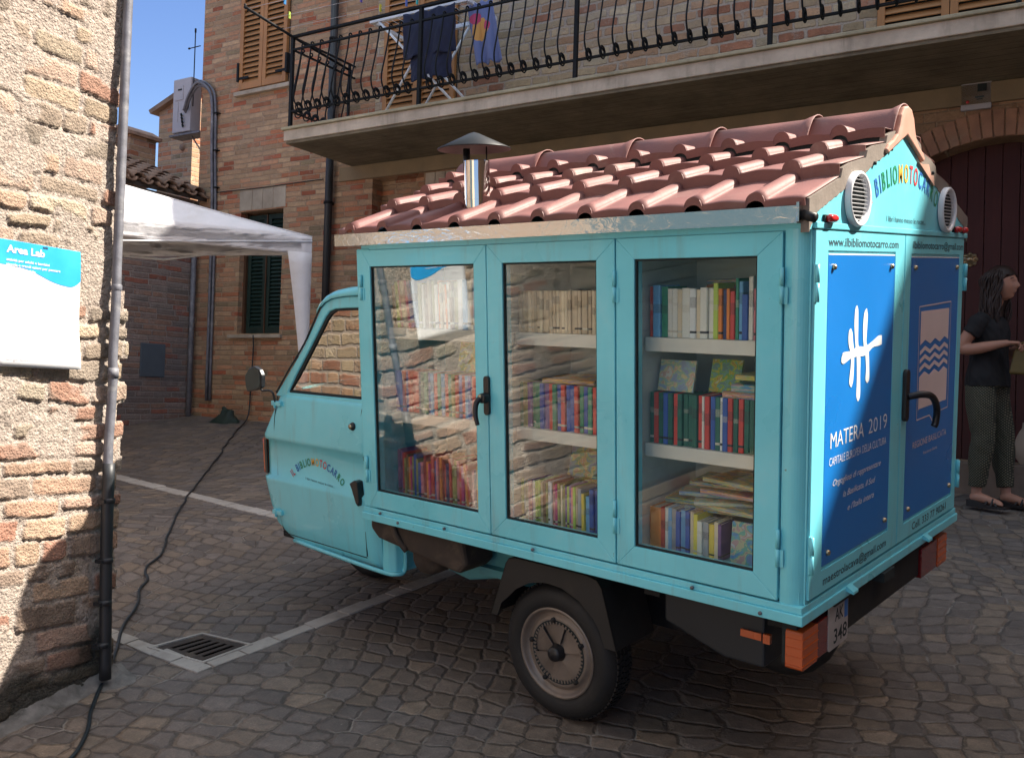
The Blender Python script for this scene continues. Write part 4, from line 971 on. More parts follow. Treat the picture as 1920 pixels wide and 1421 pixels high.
# glazed doors on the near side: outer frame, opening (metres)
doors = [(-1.866, -1.2125, -1.857 + .0, -1.274, 0), (-1.2085, -.6465, -1.134, -.720, 1), (-.6405, -.0725, -.571, -.150, 2)]
DZ0, DZ1, GZ0, GZ1 = .668, 1.739, .739, 1.672
doors[0] = (-1.866, -1.2125, -1.795, -1.274, 0)
GX = [(-1.857, -1.274), (-1.134, -.720), (-.571, -.150)]
door_objs = []
OX = [(-1.905, -1.2125), (-1.2085, -.6465), (-.6405, -.0725)]
for (x0, x1), (g0, g1) in zip(OX, GX):
    b = MB(); bw = .0016
    def mitre(outer, inner, y0, y1):
        for i in range(4):
            j = (i + 1) % 4
            P = [outer[i], outer[j], inner[j], inner[i]]
            b.prism(P, 1, y0, y1)
    o4 = [(x0, DZ0), (x1, DZ0), (x1, DZ1), (x0, DZ1)]; i4 = [(g0, GZ0), (g1, GZ0), (g1, GZ1), (g0, GZ1)]
    mitre(o4, i4, -.004, .045)
    d = part('glass_door', b, TE, vn, bv=.0022); door_objs.append(d)
    b = MB(); b.ring([(g0, GZ0), (g1, GZ0), (g1, GZ1), (g0, GZ1)], [(g0 + .006, GZ0 + .006), (g1 - .006, GZ0 + .006), (g1 - .006, GZ1 - .006), (g0 + .006, GZ1 - .006)], 1, .003, .012); part('seal', b, GP, vn, d)
    b = MB(); b.box(g0 + .004, g1 - .004, .006, .009, GZ0 + .004, GZ1 - .004); part('pane', b, M['glass'], vn, d)
# door 1 left stile is narrow: fill between post and frame
# hinges
def hinge(x, y, z0, z1, parent, dirn='x'):
    b = MB(); zm = (z0 + z1) / 2
    b.tube([(x, y, z0), (x, y, zm - .002)], .0062, 8); b.tube([(x, y, zm + .002), (x, y, z1)], .0062, 8)
    if dirn == 'x': b.box(x - .016, x + .001, y + .003, y + .008, zm + .004, z1); b.box(x - .001, x + .016, y + .003, y + .008, z0, zm - .004)
    else: b.box(x - .008, x - .003, y - .016, y + .016, z0, z1)
    part('hinge', b, TE, vn, parent)
for x, di in ((-.6445, 1), (-.0705, 2), (-1.909, 0)):
    for z0, z1 in ((1.535, 1.638), (.772, .882)): hinge(x, -.010, z0, z1, door_objs[di])
# handles on doors
def handle_side(x, z, parent):
    b = MB(); b.prism(rrect(x - .012, x + .014, z - .07, z + .075, .012), 1, -.016, -.003); b.lathe([(0, -.045), (.018, -.042), (.020, -.016)], (x, 0, z - .005), 'y', 14)
    b.tube(crom([(x, -.035, z), (x - .010, -.055, z - .02), (x - .008, -.064, z - .06), (x + .004, -.066, z - .10)], 5), [.0125, .0122, .0118, .0115, .011, .011, .0105, .0105, .010, .010, .0098, .0095, .0092, .009, .0088, .0085][:16], 8)
    part('handle', b, M['black'], vn, parent, bv=.002)
    b = MB(); b.lathe([(0, -.050), (.008, -.049), (.008, -.044)], (x - .002, 0, z + .002), 'y', 10); part('lock', b, M['brass'], vn, parent)
handle_side(-1.213, 1.188, door_objs[0])
# screws and small bolts along skirt
b = MB()
for x, z in ((-1.83, .650), (-1.72, .628), (-1.0, .650), (-.35, .650), (-.12, .622), (-1.45, .650)): b.lathe([(0, -.018), (.006, -.017), (.006, -.010)], (x, 0, z), 'y', 8)
part('bolt', b, M['greymet'], vn)
# shelves
for x0, x1 in ((-1.885, -1.209), (-1.181, -.639), (-.609, -.04)):
    for z0, z1 in ((1.372, 1.417), (1.019, 1.062)):
        b = MB(); b.box(x0 + .004, x1 - .004, .118, .455, z1 - .018, z1); b.box(x0 + .004, x1 - .004, .112, .126, z0, z1 + .001); part('shelf', b, M['cream'], vn, bv=.0015)
# gutter (embossed foil) along the side eave
b = MB(); b.box(-2.035, -.018, -.038, -.034, 1.760, 1.806); b.box(-2.035, -.018, -.036, .03, 1.758, 1.762); b.box(-2.035, -2.031, -.036, .10, 1.760, 1.806); b.box(-.020, -.012, -.036, .03, 1.762, 1.815)
part('gutter', b, M['foil'], vn)
b = MB(); b.box(-2.035, -.018, W + .034, W + .038, 1.762, 1.806); b.box(-2.035, -.018, W - .03, W + .038, 1.758, 1.7615); part('gutter', b, M['foil'], vn)
b = MB(); b.tube([(-.012, -.012, 1.782), (.028, -.020, 1.770)], .0135, 10); part('gutter_spout', b, M['black_metal'], vn)
# gable boards
AP = (W / 2 - .003, 2.069)
for x0, x1, nm in ((-.030, .004, 'gable'), (-1.95, -1.925, 'gable')):
    b = MB(); b.prism([(.006, 1.762), (.030, 1.795), (.20, 1.860), (.33, 1.905), AP, (W - .33, 1.935), (W - .12, 1.850), (W - .006, 1.79), (W - .006, 1.762)], 0, x0, x1); g_ = part(nm, b, TE, vn, bv=.002)
    if x1 > 0: gable = g_
b = MB(); b.box(-.03, .012, .03, W - .004, 1.744, 1.763); part('lintel_rail', b, TE, vn, bv=.003)
b = MB()
for y, z in ((.46, 1.955), (.60, 2.01), (.87, 2.02), (1.02, 1.965)): b.lathe([(0, .012), (.006, .011), (.006, .003)], (0.002, y, z), 'x', 8)
part('screw', b, M['gap'], vn)
# roof sheets
def roof_z(y): return 1.812 + (y + .03) * (2.085 - 1.812) / .757
courses = [(-.028, .225), (.205, .425), (.402, .580), (.560, .700)]
rolls = [-.148 - .2 * k for k in range(-1, 10)]
xsr = np.unique(np.round(np.concatenate([np.arange(-2.02, .012, .02)] + [r + np.linspace(-.030, .030, 17) for r in rolls]), 4)); xsr = xsr[(xsr > -2.021) & (xsr < .012)]
def roll_h(x, r0=.029):
    h = 0
    for r in rolls:
        d = abs(x - r)
        if d < .029: h = max(h, math.sqrt(max(0, 1 - (d / .029) ** 2)) * r0)
        elif d < .040: h = max(h, .0)
    return h - .004 * math.cos(2 * math.pi * (x - rolls[0]) / .2)
for side in (0, 1):
    b = MB(); b.smooth = True
    for ci, (ya, yb) in enumerate(courses):
        lift = (.010, .035, .036, .048)[ci]; rows = []
        N_ = 7
        rows.append([(float(x), ya + .003, roof_z(ya) - .008 + (lift - (.030 if ci < 3 else .020) if ci else 0) * 1.0 + roll_h(x) * .86) for x in xsr])
        for k in range(N_ + 1):
            f = k / N_; y = ya + (yb - ya) * f
            rows.append([(float(x), y, roof_z(y) + lift * (1 - f) * 1.0 + .002 + roll_h(x) * (1 - .12 * f)) for x in xsr])
        if side: rows = [[(p[0], W - p[1], p[2]) for p in r] for r in rows]
        # crisp lower edge: separate strips for riser and top
        b.smooth = False; b.grid(rows[:2]); b.smooth = True; b.grid(rows[1:])
    o = part('roof_sheet', b, M['rooftile'], vn, recalc=False)
    s_ = o.modifiers.new('thick', 'SOLIDIFY'); s_.thickness = .0025; s_.offset = -1
# black foam closure under the upper course
b = MB(); b.box(-2.0, -.012, .570, .60, 2.00, 2.066); b.box(-2.0, -.012, W - .60, W - .570, 2.00, 2.066); part('closure_strip', b, GP, vn)
# mortar verge along the rear gable
b = MB(); rn = random.Random(6)
for side in (0, 1):
    hi = []; lo_ = []
    for k in range(60):
        y = -.01 + .70 * k / 59; zz = 0
        for ci, (ya, yb) in enumerate(courses):
            if ya <= y <= yb: zz = max(zz, roof_z(y) + (.010, .035, .036, .048)[ci] * (1 - (y - ya) / (yb - ya)) - .003)
        zz = min(zz, roof_z(y) + .022); hi.append((y, zz)); g0 = 1.762 + (y - .006) * 1.30 if y < .03 else (1.795 + (y - .03) * .382 if y < .20 else (1.860 + (y - .2) * .346 if y < .33 else 1.905 + (y - .33) * .4135))
        lo_.append((y, g0 - .010 + rn.uniform(-.003, .003)))
    poly = lo_ + hi[::-1]
    if side: poly = [(W - y, z) for y, z in poly]
    b.prism(poly, 0, -.018, .006)
part('verge', b, concrete('verge_mortar', (.25, .215, .19)), vn)
# ridge tiles
seg = [(-2.0, -1.50), (-1.52, -1.03), (-1.05, -.66), (-.68, -.285), (-.305, .006)]
b = MB(); b.smooth = True
cy = W / 2 - .003
for a, c_ in seg:
    rows = []
    for f, sc in ((0, 1.0), (.5, .97), (.88, .95), (.93, 1.0), (1.0, 1.06)):
        x = a + (c_ - a) * f; row = []
        for (dy, z_) in ((-.104, 2.055), (-.096, 2.075), (-.084, 2.097), (-.070, 2.118), (-.055, 2.137), (-.036, 2.151), (-.018, 2.157), (0, 2.159), (.018, 2.157), (.036, 2.151), (.055, 2.137), (.070, 2.118), (.084, 2.097), (.096, 2.075), (.104, 2.055)):
            row.append((x, cy + dy * sc, 2.05 + (z_ - 2.05) * sc - .006 * (1 - f)))
        rows.append(row)
    b.grid(rows)
o = part('ridge_tile', b, M['rooftile'], vn, recalc=False); s_ = o.modifiers.new('thick', 'SOLIDIFY'); s_.thickness = .004
# terracotta end cap of the ridge
half = [(.0, 2.160), (.035, 2.152), (.060, 2.126), (.074, 2.09), (.090, 2.062), (.125, 2.038), (.165, 2.022), (.185, 2.004)]
P = [(cy + y, z) for y, z in half] + [(cy + .02, 2.045), (cy, 2.06), (cy - .02, 2.045)] + [(cy - y, z) for y, z in half[::-1]][:-1]
P = [(cy + y, z) for y, z in half] + [(cy + .17, 1.993), (cy + .10, 2.024), (cy, 2.067), (cy - .10, 2.024), (cy - .17, 1.993)] + [(cy - y, z) for y, z in half[:0:-1]]
b = MB(); b.prism(P, 0, -.006, .016); part('ridge_end', b, M['terra'], vn, bv=.005)
b = MB(); b.prism([(W - .56, 1.985), (W - .50, 1.99), (W - .47, 1.955), (W - .44, 1.955), (W - .43, 1.92), (W - .60, 1.99)], 0, -.004, .012); part('ridge_end', b, M['terra'], vn)
# flue with rain cap
fx, fy = -1.462, .225
fl = thing('flue', 'polished steel flue with a black conical rain cap on the tiled vehicle roof', 'flue', base=(fx, fy, 1.9))
b = MB(); b.lathe([(.051, 0), (.051, .003), (.051, .188), (.051, .191), (.0505, .192), (.049, .192), (.0485, .191), (.0485, .187), (.0485, .02)], (fx, fy, 1.885), 'z', 40); b.lathe([(.0525, 0), (.0525, .006)], (fx, fy, 1.925), 'z', 40); part('pipe', b, M['chrome'], fl)
b = MB(); b.lathe([(0, .086), (.02, .080), (.145, .022), (.146, .018), (.140, .018), (.02, .05), (0, .05)], (fx - .012, fy, 2.103), 'z', 48); part('rain_cap', b, M['black_metal'], fl)
b = MB(); b.tube([(fx - .035, fy - .02, 2.04), (fx - .035, fy - .02, 2.125)], .014, 10); part('stem', b, M['black_metal'], fl); b = MB(); b.tube([(fx + .035, fy + .02, 2.05), (fx + .035, fy + .02, 2.13)], .003, 6); part('stem', b, M['black_metal'], fl)
# vents
for y, z, r in ((.317, 1.838, .082), (1.182, 1.842, .082)):
    b = MB(); b.lathe([(r - .014, .002), (r - .013, .018), (r - .004, .022), (r, .018), (r + .001, .002)], (.004, y, z), 'x', 36); v_ = part('vent', b, M['whitemetal'], vn)
    b = MB(); b.lathe([(0, .004), (r - .012, .004), (r - .012, 0)], (.004, y, z), 'x', 24); part('vent_back', b, GP, vn, v_)
    b = MB(); k = 0; zz = z - r + .022
    while zz < z + r - .018:
        hw = math.sqrt(max(0, (r - .017) ** 2 - (zz - z) ** 2)); b.prism([(.010, zz), (.019, zz - .0026), (.020, zz - .0004), (.011, zz + .0022)], 1, y - hw, y + hw); zz += .0118
    part('louvre', b, M['whitemetal'], vn, v_)
# marker lamps
for y in (.118, 1.316, 1.40):
    b = MB(); s1 = .028 if y < 1.35 else .014
    b.lathe([(0, -s1), (.010, -s1 + .003), (.012, -s1 * .5), (.012, s1 * .5), (.010, s1 - .003), (0, s1)], (.018, y, 1.774), 'y', 12); part('marker_lamp', b, M['redlens2'], vn)
    b = MB(); b.box(.002, .012, y - s1 - .006, y + s1 + .004, 1.762, 1.784); part('lamp_base', b, GP, vn)
# rear doors
RD = [(.034, .760, .125, .667, .754, 1.672), (.766, 1.430, .831, 1.376, .744, 1.667)]
rdo = []
for y0, y1, p0, p1, pz0, pz1 in RD:
    b = MB(); b.box(-.03, .003, y0, y1, .674, 1.741); b.ring([(y0, .674), (y1, .674), (y1, 1.741), (y0, 1.741)], [(p0 - .004, pz0 - .012), (p1 + .004, pz0 - .012), (p1 + .004, pz1 + .012), (p0 - .004, pz1 + .012)], 0, .003, .008)
    d = part('rear_door', b, TE, vn, bv=.0015); rdo.append(d)
    b = MB(); b.box(.0035, .0075, p0, p1, pz0, pz1); part('sign_panel', b, M['blue'], vn, d)
    b = MB(); b.box(.0032, .0078, p0, p1, pz1, pz1 + .004); part('panel_edge', b, M['whitemetal'], vn, d)
    b = MB()
    for y in (p0 + .035, p1 - .035):
        for z in (pz0 + .035, pz1 - .035): b.lathe([(0, .012), (.007, .010), (.009, .005), (.009, .002)], (.006, y, z), 'x', 10)
    part('screw', b, M['brass'], vn, d)
def hinge_r(y, z0, z1, parent):
    b = MB(); zm = (z0 + z1) / 2
    b.tube([(.016, y, z0), (.016, y, zm - .002)], .0065, 8); b.tube([(.016, y, zm + .002), (.016, y, z1)], .0065, 8); b.box(.006, .012, y - .002, y + .016, z0, z1)
    part('hinge', b, TE, vn, parent)
for z0, z1 in ((1.54, 1.645), (.755, .865)): hinge_r(.030, z0, z1, rdo[0]); hinge_r(1.436, z0, z1, rdo[1])
b = MB(); b.prism(rrect(.775, .812, 1.105, 1.285, .015), 0, .008, .022)
b.tube(crom([(.02, .80, 1.19), (.060, .83, 1.198), (.078, .875, 1.185), (.080, .92, 1.14), (.076, .925, 1.09), (.072, .92, 1.075)], 4), .0125, 8); part('handle', b, M['black'], vn, rdo[1], bv=.002)
# lettering on the rear
XP = .0090
def rt(mb, s, y, z, h, width, bold=0, shear=0, x=.0086, space=1.0): put_text(mb, s, (x, y, z), (0, 1, 0), (0, 0, 1), width, h, bold, shear, space)
b = MB(); rt(b, 'www.ilbibliomotocarro.com', .119, 1.697, .026, .575, .012); rt(b, 'ilbibliomotocarro@gmail.com', .835, 1.698, .026, .585, .012)
rt(b, 'maestrolacava@gmail.com', .132, .695, .026, .525, .012); rt(b, 'Cell. 333 77 90261', .92, .690, .028, .395, .012); part('lettering', b, M['ink'], vn)
b = MB(); rt(b, 'I libri hanno messo le ruote...', .585, 1.782, .019, .385, .0, x=.0052); part('lettering', b, M['ink'], vn)
colours = {'r': 0, 'b': 1, 'g': 2, 'y': 3}
seq = [('I', 'r'), ('L', 'r'), (' ', 0), ('B', 'b'), ('I', 'b'), ('B', 'g'), ('L', 'g'), ('I', 'g'), ('O', 'g'), ('M', 'y'), ('O', 'y'), ('T', 'r'), ('O', 'r'), ('C', 'b'), ('A', 'b'), ('R', 'b'), ('R', 'g'), ('O', 'g')]
def arc_text(P0, top, P1, h, mk, wsc=1.0):
    """letters along a circular arc through three points of the (a,z) plane; mk(a,z) -> 3D"""
    (x1, y1), (x2, y2), (x3, y3) = P0, top, P1
    d_ = 2 * (x1 * (y2 - y3) + x2 * (y3 - y1) + x3 * (y1 - y2))
    ux = ((x1 * x1 + y1 * y1) * (y2 - y3) + (x2 * x2 + y2 * y2) * (y3 - y1) + (x3 * x3 + y3 * y3) * (y1 - y2)) / d_
    uy = ((x1 * x1 + y1 * y1) * (x3 - x2) + (x2 * x2 + y2 * y2) * (x1 - x3) + (x3 * x3 + y3 * y3) * (x2 - x1)) / d_
    Rr = math.hypot(x1 - ux, y1 - uy); aa = math.atan2(y1 - uy, x1 - ux); ab = math.atan2(y3 - uy, x3 - ux)
    wd = {'I': .42, ' ': .55, 'M': 1.25, 'L': .85, 'O': 1.15, 'C': 1.05}
    tot = sum(wd.get(c, 1) for c, _ in seq); acc = 0; b = MB()
    for c, cl in seq:
        w_ = wd.get(c, 1); f = (acc + w_ / 2) / tot; acc += w_
        if c == ' ': continue
        an = aa + (ab - aa) * f; dirx = (math.sin(an), -math.cos(an)); rad = (math.cos(an), math.sin(an))
        cx, cz = ux + Rr * rad[0], uy + Rr * rad[1]
        vs, fs, q0, q1 = text_geo(c, .018); sc = h / .72; k0 = len(b.v); b.cur = colours[cl]; half_ = (q0 + q1) / 2
        b.add([mk(cx + dirx[0] * (v[0] - half_) * sc * wsc + rad[0] * (v[1] - .36) * sc, cz + dirx[1] * (v[0] - half_) * sc * wsc + rad[1] * (v[1] - .36) * sc) for v in vs], fs)
    return b
LM = [M['redL'], M['blueL'], M['greenL'], M['yellowL']]
part('lettering', arc_text((.400, 1.836), (.745, 1.945), (1.098, 1.868), .060, lambda a, z: (.0055, a, z), .62), LM, vn)
# panel 1: white stroke emblem and words
def stroke(mb, pts, ws_, x=.0088):
    n = len(pts); L = []; Rr = []
    for i, (y, z) in enumerate(pts):
        a = pts[max(i - 1, 0)]; c_ = pts[min(i + 1, n - 1)]; t_ = Vector((c_[0] - a[0], c_[1] - a[1])).normalized(); nn = Vector((-t_.y, t_.x)) * ws_[i] / 2
        L.append((x, y + nn.x, z + nn.y)); Rr.append((x, y - nn.x, z - nn.y))
    mb.grid([L, Rr])
def sm(pts, ws_):
    q = crom([(a, z, w_) for (a, z), w_ in zip(pts, ws_)], 6); return [(p.x, p.y) for p in q], [max(p.z, .001) for p in q]
b = MB()
for pts_, ws_ in (
    ([(.346, 1.520), (.344, 1.505), (.344, 1.46), (.352, 1.40), (.368, 1.36), (.372, 1.30), (.374, 1.24), (.372, 1.222)], [.004, .024, .030, .022, .030, .026, .030, .006]),
    ([(.425, 1.508), (.420, 1.49), (.416, 1.45), (.418, 1.40), (.436, 1.37), (.446, 1.32), (.446, 1.285), (.445, 1.272)], [.004, .030, .034, .024, .028, .026, .032, .006]),
    ([(.300, 1.452), (.298, 1.44), (.302, 1.41), (.318, 1.375), (.318, 1.33), (.312, 1.29), (.314, 1.272)], [.004, .028, .034, .024, .026, .030, .006]),
    ([(.232, 1.368), (.245, 1.366), (.30, 1.372), (.36, 1.378), (.42, 1.376), (.48, 1.392), (.53, 1.400), (.562, 1.402)], [.006, .034, .024, .030, .028, .020, .032, .030])):
    stroke(b, *sm(pts_, ws_), x=.0084 + .0003 * len(b.v) / 84)
rt(b, 'MATERA', .166, 1.102, .050, .262, -.006); rt(b, '2019', .468, 1.105, .050, .165, -.010)
rt(b, 'CAPITALE EUROPEA DELLA CULTURA', .160, 1.050, .026, .470, -.006)
rt(b, 'Orgogliosi di rappresentare', .19, .985, .020, .395, 0, .35); rt(b, 'la Basilicata, il Sud', .27, .937, .020, .27, 0, .35); rt(b, "e l'Italia intera", .31, .888, .020, .22, 0, .35)
part('emblem_and_words', b, M['white'], vn, rdo[0])
# panel 2: shield with waves
b = MB()
s0, s1, t0_, t1_ = .925, 1.285, 1.105, 1.495
def ln_(p, q, wd=.0045):
    stroke(b, [p, q], [wd, wd])
for p, q in (((.932, t0_ - .015), (.926, t1_)), ((.926, t1_), (1.288, t1_ + .008)), ((1.288, t1_ + .008), (1.290, t0_ - .008)), ((1.290, t0_ - .008), (1.15, t0_ - .012)), ((1.15, t0_ - .012), (1.112, t0_ - .040)), ((1.112, t0_ - .040), (1.074, t0_ - .014)), ((1.074, t0_ - .014), (.932, t0_ - .015))): ln_(p, q)
n = 64
def wave(y): return .0085 * (abs(((y * 18) % 2) - 1) * 2 - 1)
ys = [.945 + (1.268 - .945) * k / n for k in range(n + 1)]
b.grid([[(.0088, y, 1.366 + wave(y)) for y in ys], [(.0088, y, 1.478 + .005 * (y - .945)) for y in ys]])
b.grid([[(.0088, y, 1.128 - .010 * (y < .95)) for y in ys], [(.0088, y, 1.252 + wave(y)) for y in ys]])
for z in (1.277, 1.307, 1.337): b.grid([[(.0088, y, z - .0075 + wave(y)) for y in ys], [(.0088, y, z + .0075 + wave(y)) for y in ys]])
rt(b, 'REGIONE BASILICATA', .900, .990, .025, .385, -.004); rt(b, 'Presidenza Giunta', 1.02, .952, .012, .16)
part('shield_and_words', b, M['pinkwhite'], vn, rdo[1])
# tail lamps, plate
for y0, y1, flip in ((.030, .325, 0), (1.10, W - .065, 1)):
    b = MB(); b.box(-.075, -.030, y0 + .01, y1 - .01, .465, .590); l_ = part('tail_lamp', b, GP, vn)
    ym = y0 + .11 if not flip else y1 - .11
    b = MB(); c0, c1 = (y0, ym) if not flip else (ym, y1)
    b.prism(rrect(c0, c1, .455, .574, .008, 2), 0, -.060, -.006)
    for k in range(4): b.box(-.058, -.003, c0 - .002, c1 - .001, .468 + .027 * k, .471 + .027 * k)
    part('turn_lens', b, M['orange'], vn, l_, bv=.004)
    b = MB(); c0, c1 = (ym + .001, y1) if not flip else (y0, ym - .001); b.prism(rrect(c0, c1, .457, .572, .006, 2), 0, -.055, -.009); part('brake_lens', b, M['redlens'], vn, l_, bv=.003)
b = MB(); b.prism(rrect(.22, .375, .452, .600, .012, 2), 0, -.01, -.007); pl_ = part('number_plate', b, plain('dirty_plate', (.42, .38, .36), .5, var=.3), vn)
b = MB(); put_text(b, 'AK', (-.0065, .27, .538), (0, 1, 0), (0, 0, 1), .065, .042, .015); put_text(b, '348', (-.0065, .262, .468), (0, 1, 0), (0, 0, 1), .105, .048, .015); part('plate_characters', b, GP, vn, pl_)
b = MB(); b.box(-.0069, -.0062, .345, .371, .53, .592); part('plate_band', b, M['blueL'], vn, pl_)
b = MB(); b.box(-.02, .004, .24, .40, .596, .606); part('plate_lamp', b, GP, vn)
b = MB(); b.box(-.06, .02, .62, .72, .575, .607); part('tow_hook', b, GP, vn)
for y in (.33, 1.06):
    b = MB(); b.prism([(.010, .628), (.034, .622), (.034, .630), (.010, .646)], 1, y - .02, y + .02); part('skirt_clip', b, TE, vn)
# chassis
b = MB()
for y in (.36, W - .40): b.box(-2.05, -.03, y, y + .06, .50, .60)
for x in (-.15, -.6, -1.15, -1.7): b.box(x, x + .06, .10, W - .10, .545, .605)
b.box(-1.30, -.55, .42, W - .42, .30, .52); b.tube([(-.955, .12, .262), (-.955, W - .12, .262)], .035, 10); b.box(-.05, -.02, .3, W - .3, .47, .60)
part('chassis', b, M['under'], vn)
b = MB(); b.prism([(-.52, .59), (-.16, .585), (-.16, .40), (-.30, .40), (-.52, .47)], 1, .10, .34); part('battery_box', b, plain('dark_grey_box', (.016, .020, .026), .5, var=.3), vn, bv=.008)
b = MB(); b.box(-.235, -.165, .088, .094, .492, .515); b.box(-.158, -.135, .085, .10, .488, .517); part('side_reflector', b, M['orange'], vn)
b = MB(); b.tube([(-.33 + .17 * math.cos(a), .58, .40 + .17 * math.sin(a)) for a in [2 * math.pi * k / 20 for k in range(20)]], .055, 10, closed=True); part('spare_tyre', b, M['rubber'], vn)
b = MB(); b.tube(crom([(-.62, .30, .52), (-.50, .28, .42), (-.40, .30, .36), (-.28, .34, .36)], 5), .028, 10); part('exhaust', b, M['rusty'], vn)
# wheels
def wheel(x, yout, R0, wd, rimr, sgn, nm='wheel'):
    c_ = (x, yout, R0)
    b = MB(); sh_ = R0 - rimr
    prof = [(rimr - .004, .012 * sgn), (rimr + .004, .004 * sgn), (rimr + sh_ * .35, -.006 * sgn), (rimr + sh_ * .72, .000 * sgn), (R0 - .012, .014 * sgn), (R0 - .002, .028 * sgn), (R0, .045 * sgn), (R0, (wd - .045) * sgn), (R0 - .002, (wd - .028) * sgn), (R0 - .012, (wd - .014) * sgn), (rimr + sh_ * .5, (wd) * sgn), (rimr, (wd - .01) * sgn)]
    b.lathe(prof, c_, 'y', 56)
    w_ = part(nm, b, M['rubber'], vn)
    b = MB()
    for k in range(72):   # tread blocks
        a = 2 * math.pi * k / 72
        for j in range(4):
            yy = yout + sgn * (.030 + (wd - .06) * (j + .12) / 4); y2 = yout + sgn * (.030 + (wd - .06) * (j + .88) / 4); aa = a + (.022 if j % 2 else 0)
            P = []
            for (an, r) in ((aa, R0 - .002), (aa + .062, R0 - .002), (aa + .060, R0 + .0045), (aa + .002, R0 + .0045)): P.append((x + r * math.cos(an), R0 + r * math.sin(an)))
            b.prism(P, 1, min(yy, y2), max(yy, y2))
    part('tread', b, M['rubber'], vn, w_)
    b = MB()
    b.lathe([(rimr + .002, .004 * sgn), (rimr - .001, -.001 * sgn), (rimr - .008, .002 * sgn), (rimr - .012, .012 * sgn), (rimr - .020, .026 * sgn), (rimr - .028, .028 * sgn), (rimr - .034, .018 * sgn), (rimr - .042, .014 * sgn), (rimr - .056, .016 * sgn), (rimr - .058, .030 * sgn), (.035, .034 * sgn), (.03, .02 * sgn)], c_, 'y', 56)
    rm = part('rim', b, M['rim'], vn, w_)
    b = MB(); rh = rimr - .060                     # toothed disc with six vanes
    for k in range(6):
        a0_ = 2 * math.pi * k / 6 + .2; rows = []
        for r in (.034, rh * .55, rh):
            rows.append([(x + r * math.cos(a0_ + f), yout + sgn * (.012 + .012 * (f / 1.02)), R0 + r * math.sin(a0_ + f)) for f in [1.02 * q / 8 for q in range(9)]])
        b.grid(rows)
    for k in range(48):
        a = 2 * math.pi * k / 48; P = [(x + r * math.cos(a + d_), R0 + r * math.sin(a + d_)) for d_, r in ((0, rh - .004), (.07, rh - .004), (.06, rh + .007), (.01, rh + .007))]
        b.prism(P, 1, min(yout + sgn * .012, yout + sgn * .02), max(yout + sgn * .012, yout + sgn * .02))
    o = part('hub_disc', b, M['rim'], vn, w_); s_ = o.modifiers.new('t', 'SOLIDIFY'); s_.thickness = .002
    b = MB(); b.lathe([(rh + .012, .0145 * sgn), (rh - .002, .0145 * sgn), (rh - .002, .035 * sgn)], c_, 'y', 48); part('shadow_gap', b, GP, vn, w_)
    b = MB(); b.lathe([(0, -.018 * sgn), (.024, -.016 * sgn), (.028, -.008 * sgn), (.030, .02 * sgn)], c_, 'y', 24); part('hub_cap', b, M['black'], vn, w_)
    b = MB()
    for k in range(5):
        a = 2 * math.pi * k / 5 + .45; b.lathe([(0, .002 * sgn), (.009, .004 * sgn), (.010, .020 * sgn)], (x + (rimr - .046) * math.cos(a), yout, R0 + (rimr - .046) * math.sin(a)), 'y', 6)
    part('wheel_nut', b, M['under'], vn, w_)
    return w_
wheel(-.955, .055, .252, .15, .168, 1); wheel(-.955, W - .055, .252, .15, .168, -1); wheel(-2.78, W / 2 - .065, .245, .13, .165, 1)
# fenders
for sgn, y0 in ((1, .025), (-1, W - .025)):
    ya, yb = (y0, y0 + .24) if sgn > 0 else (y0 - .24, y0)
    b = MB(); yf0, yf1 = (y0, y0 + .008) if sgn > 0 else (y0 - .008, y0)
    top = [(-1.245, .345), (-1.165, .560), (-1.150, .580), (-1.12, .590), (-.79, .590), (-.745, .580), (-.725, .555), (-.665, .345)]
    arcp = [(-.715, .345), (-.735, .40)] + [(-.955 + .262 * math.cos(a), .262 + .262 * math.sin(a)) for a in [R_(q) for q in (42, 60, 78, 95, 112, 128, 140)]] + [(-1.19, .40), (-1.212, .345)]
    b.prism(top + arcp, 1, yf0, yf1)
    rows = [[(x, ya, z) for x, z in top], [(x, yb, z) for x, z in top]]; b.grid(rows)
    o = part('mudguard', b, M['fender'], vn); s_ = o.modifiers.new('t', 'SOLIDIFY'); s_.thickness = .004; bevel(o, .006, 2, 30)

# ---- cab
YS = .085
lev = [  # z, front x at the side, rear x, side y, nose bulge at the centre
    (.345, -2.50, -1.96, YS + .045, .10), (.360, -2.56, -1.945, YS + .022, .14), (.395, -2.670, -1.94, YS + .010, .20), (.445, -2.752, -1.94, YS + .004, .24), (.53, -2.793, -1.94, YS, .26),
    (.600, -2.812, -1.94, YS - .002, .27), (.650, -2.822, -1.94, YS - .006, .27), (.664, -2.824, -1.94, YS - .007, .27), (.676, -2.812, -1.94, YS + .008, .25), (.76, -2.806, -1.94, YS + .008, .24),
    (.850, -2.804, -1.94, YS + .007, .24), (.858, -2.816, -1.94, YS - .005, .25), (.875, -2.815, -1.94, YS - .006, .25), (.96, -2.760, -1.94, YS - .002, .22), (1.06, -2.693, -1.94, YS + .006, .18), (1.085, -2.678, -1.94, YS + .012, .17)]
b = MB(); b.smooth = True; rows = []
for z, xf_, xr, ys_, bu in lev:
    row = []
    for x in np.linspace(xr, xf_ + .06, 8): row.append((float(x), ys_, z))
    for a in (20, 40, 60, 80): row.append((xf_ + .06 - .06 * math.sin(R_(a)), ys_ + .05 * (1 - math.cos(R_(a))), z))
    for k in range(1, 9):
        f = k / 8; row.append((xf_ - bu * math.sin(f * math.pi / 2) ** .9, ys_ + .05 + (W / 2 - ys_ - .05) * f, z))
    row += [(p[0], W - p[1], p[2]) for p in row[-2::-1]]
    rows.append(row)
b.grid(rows)
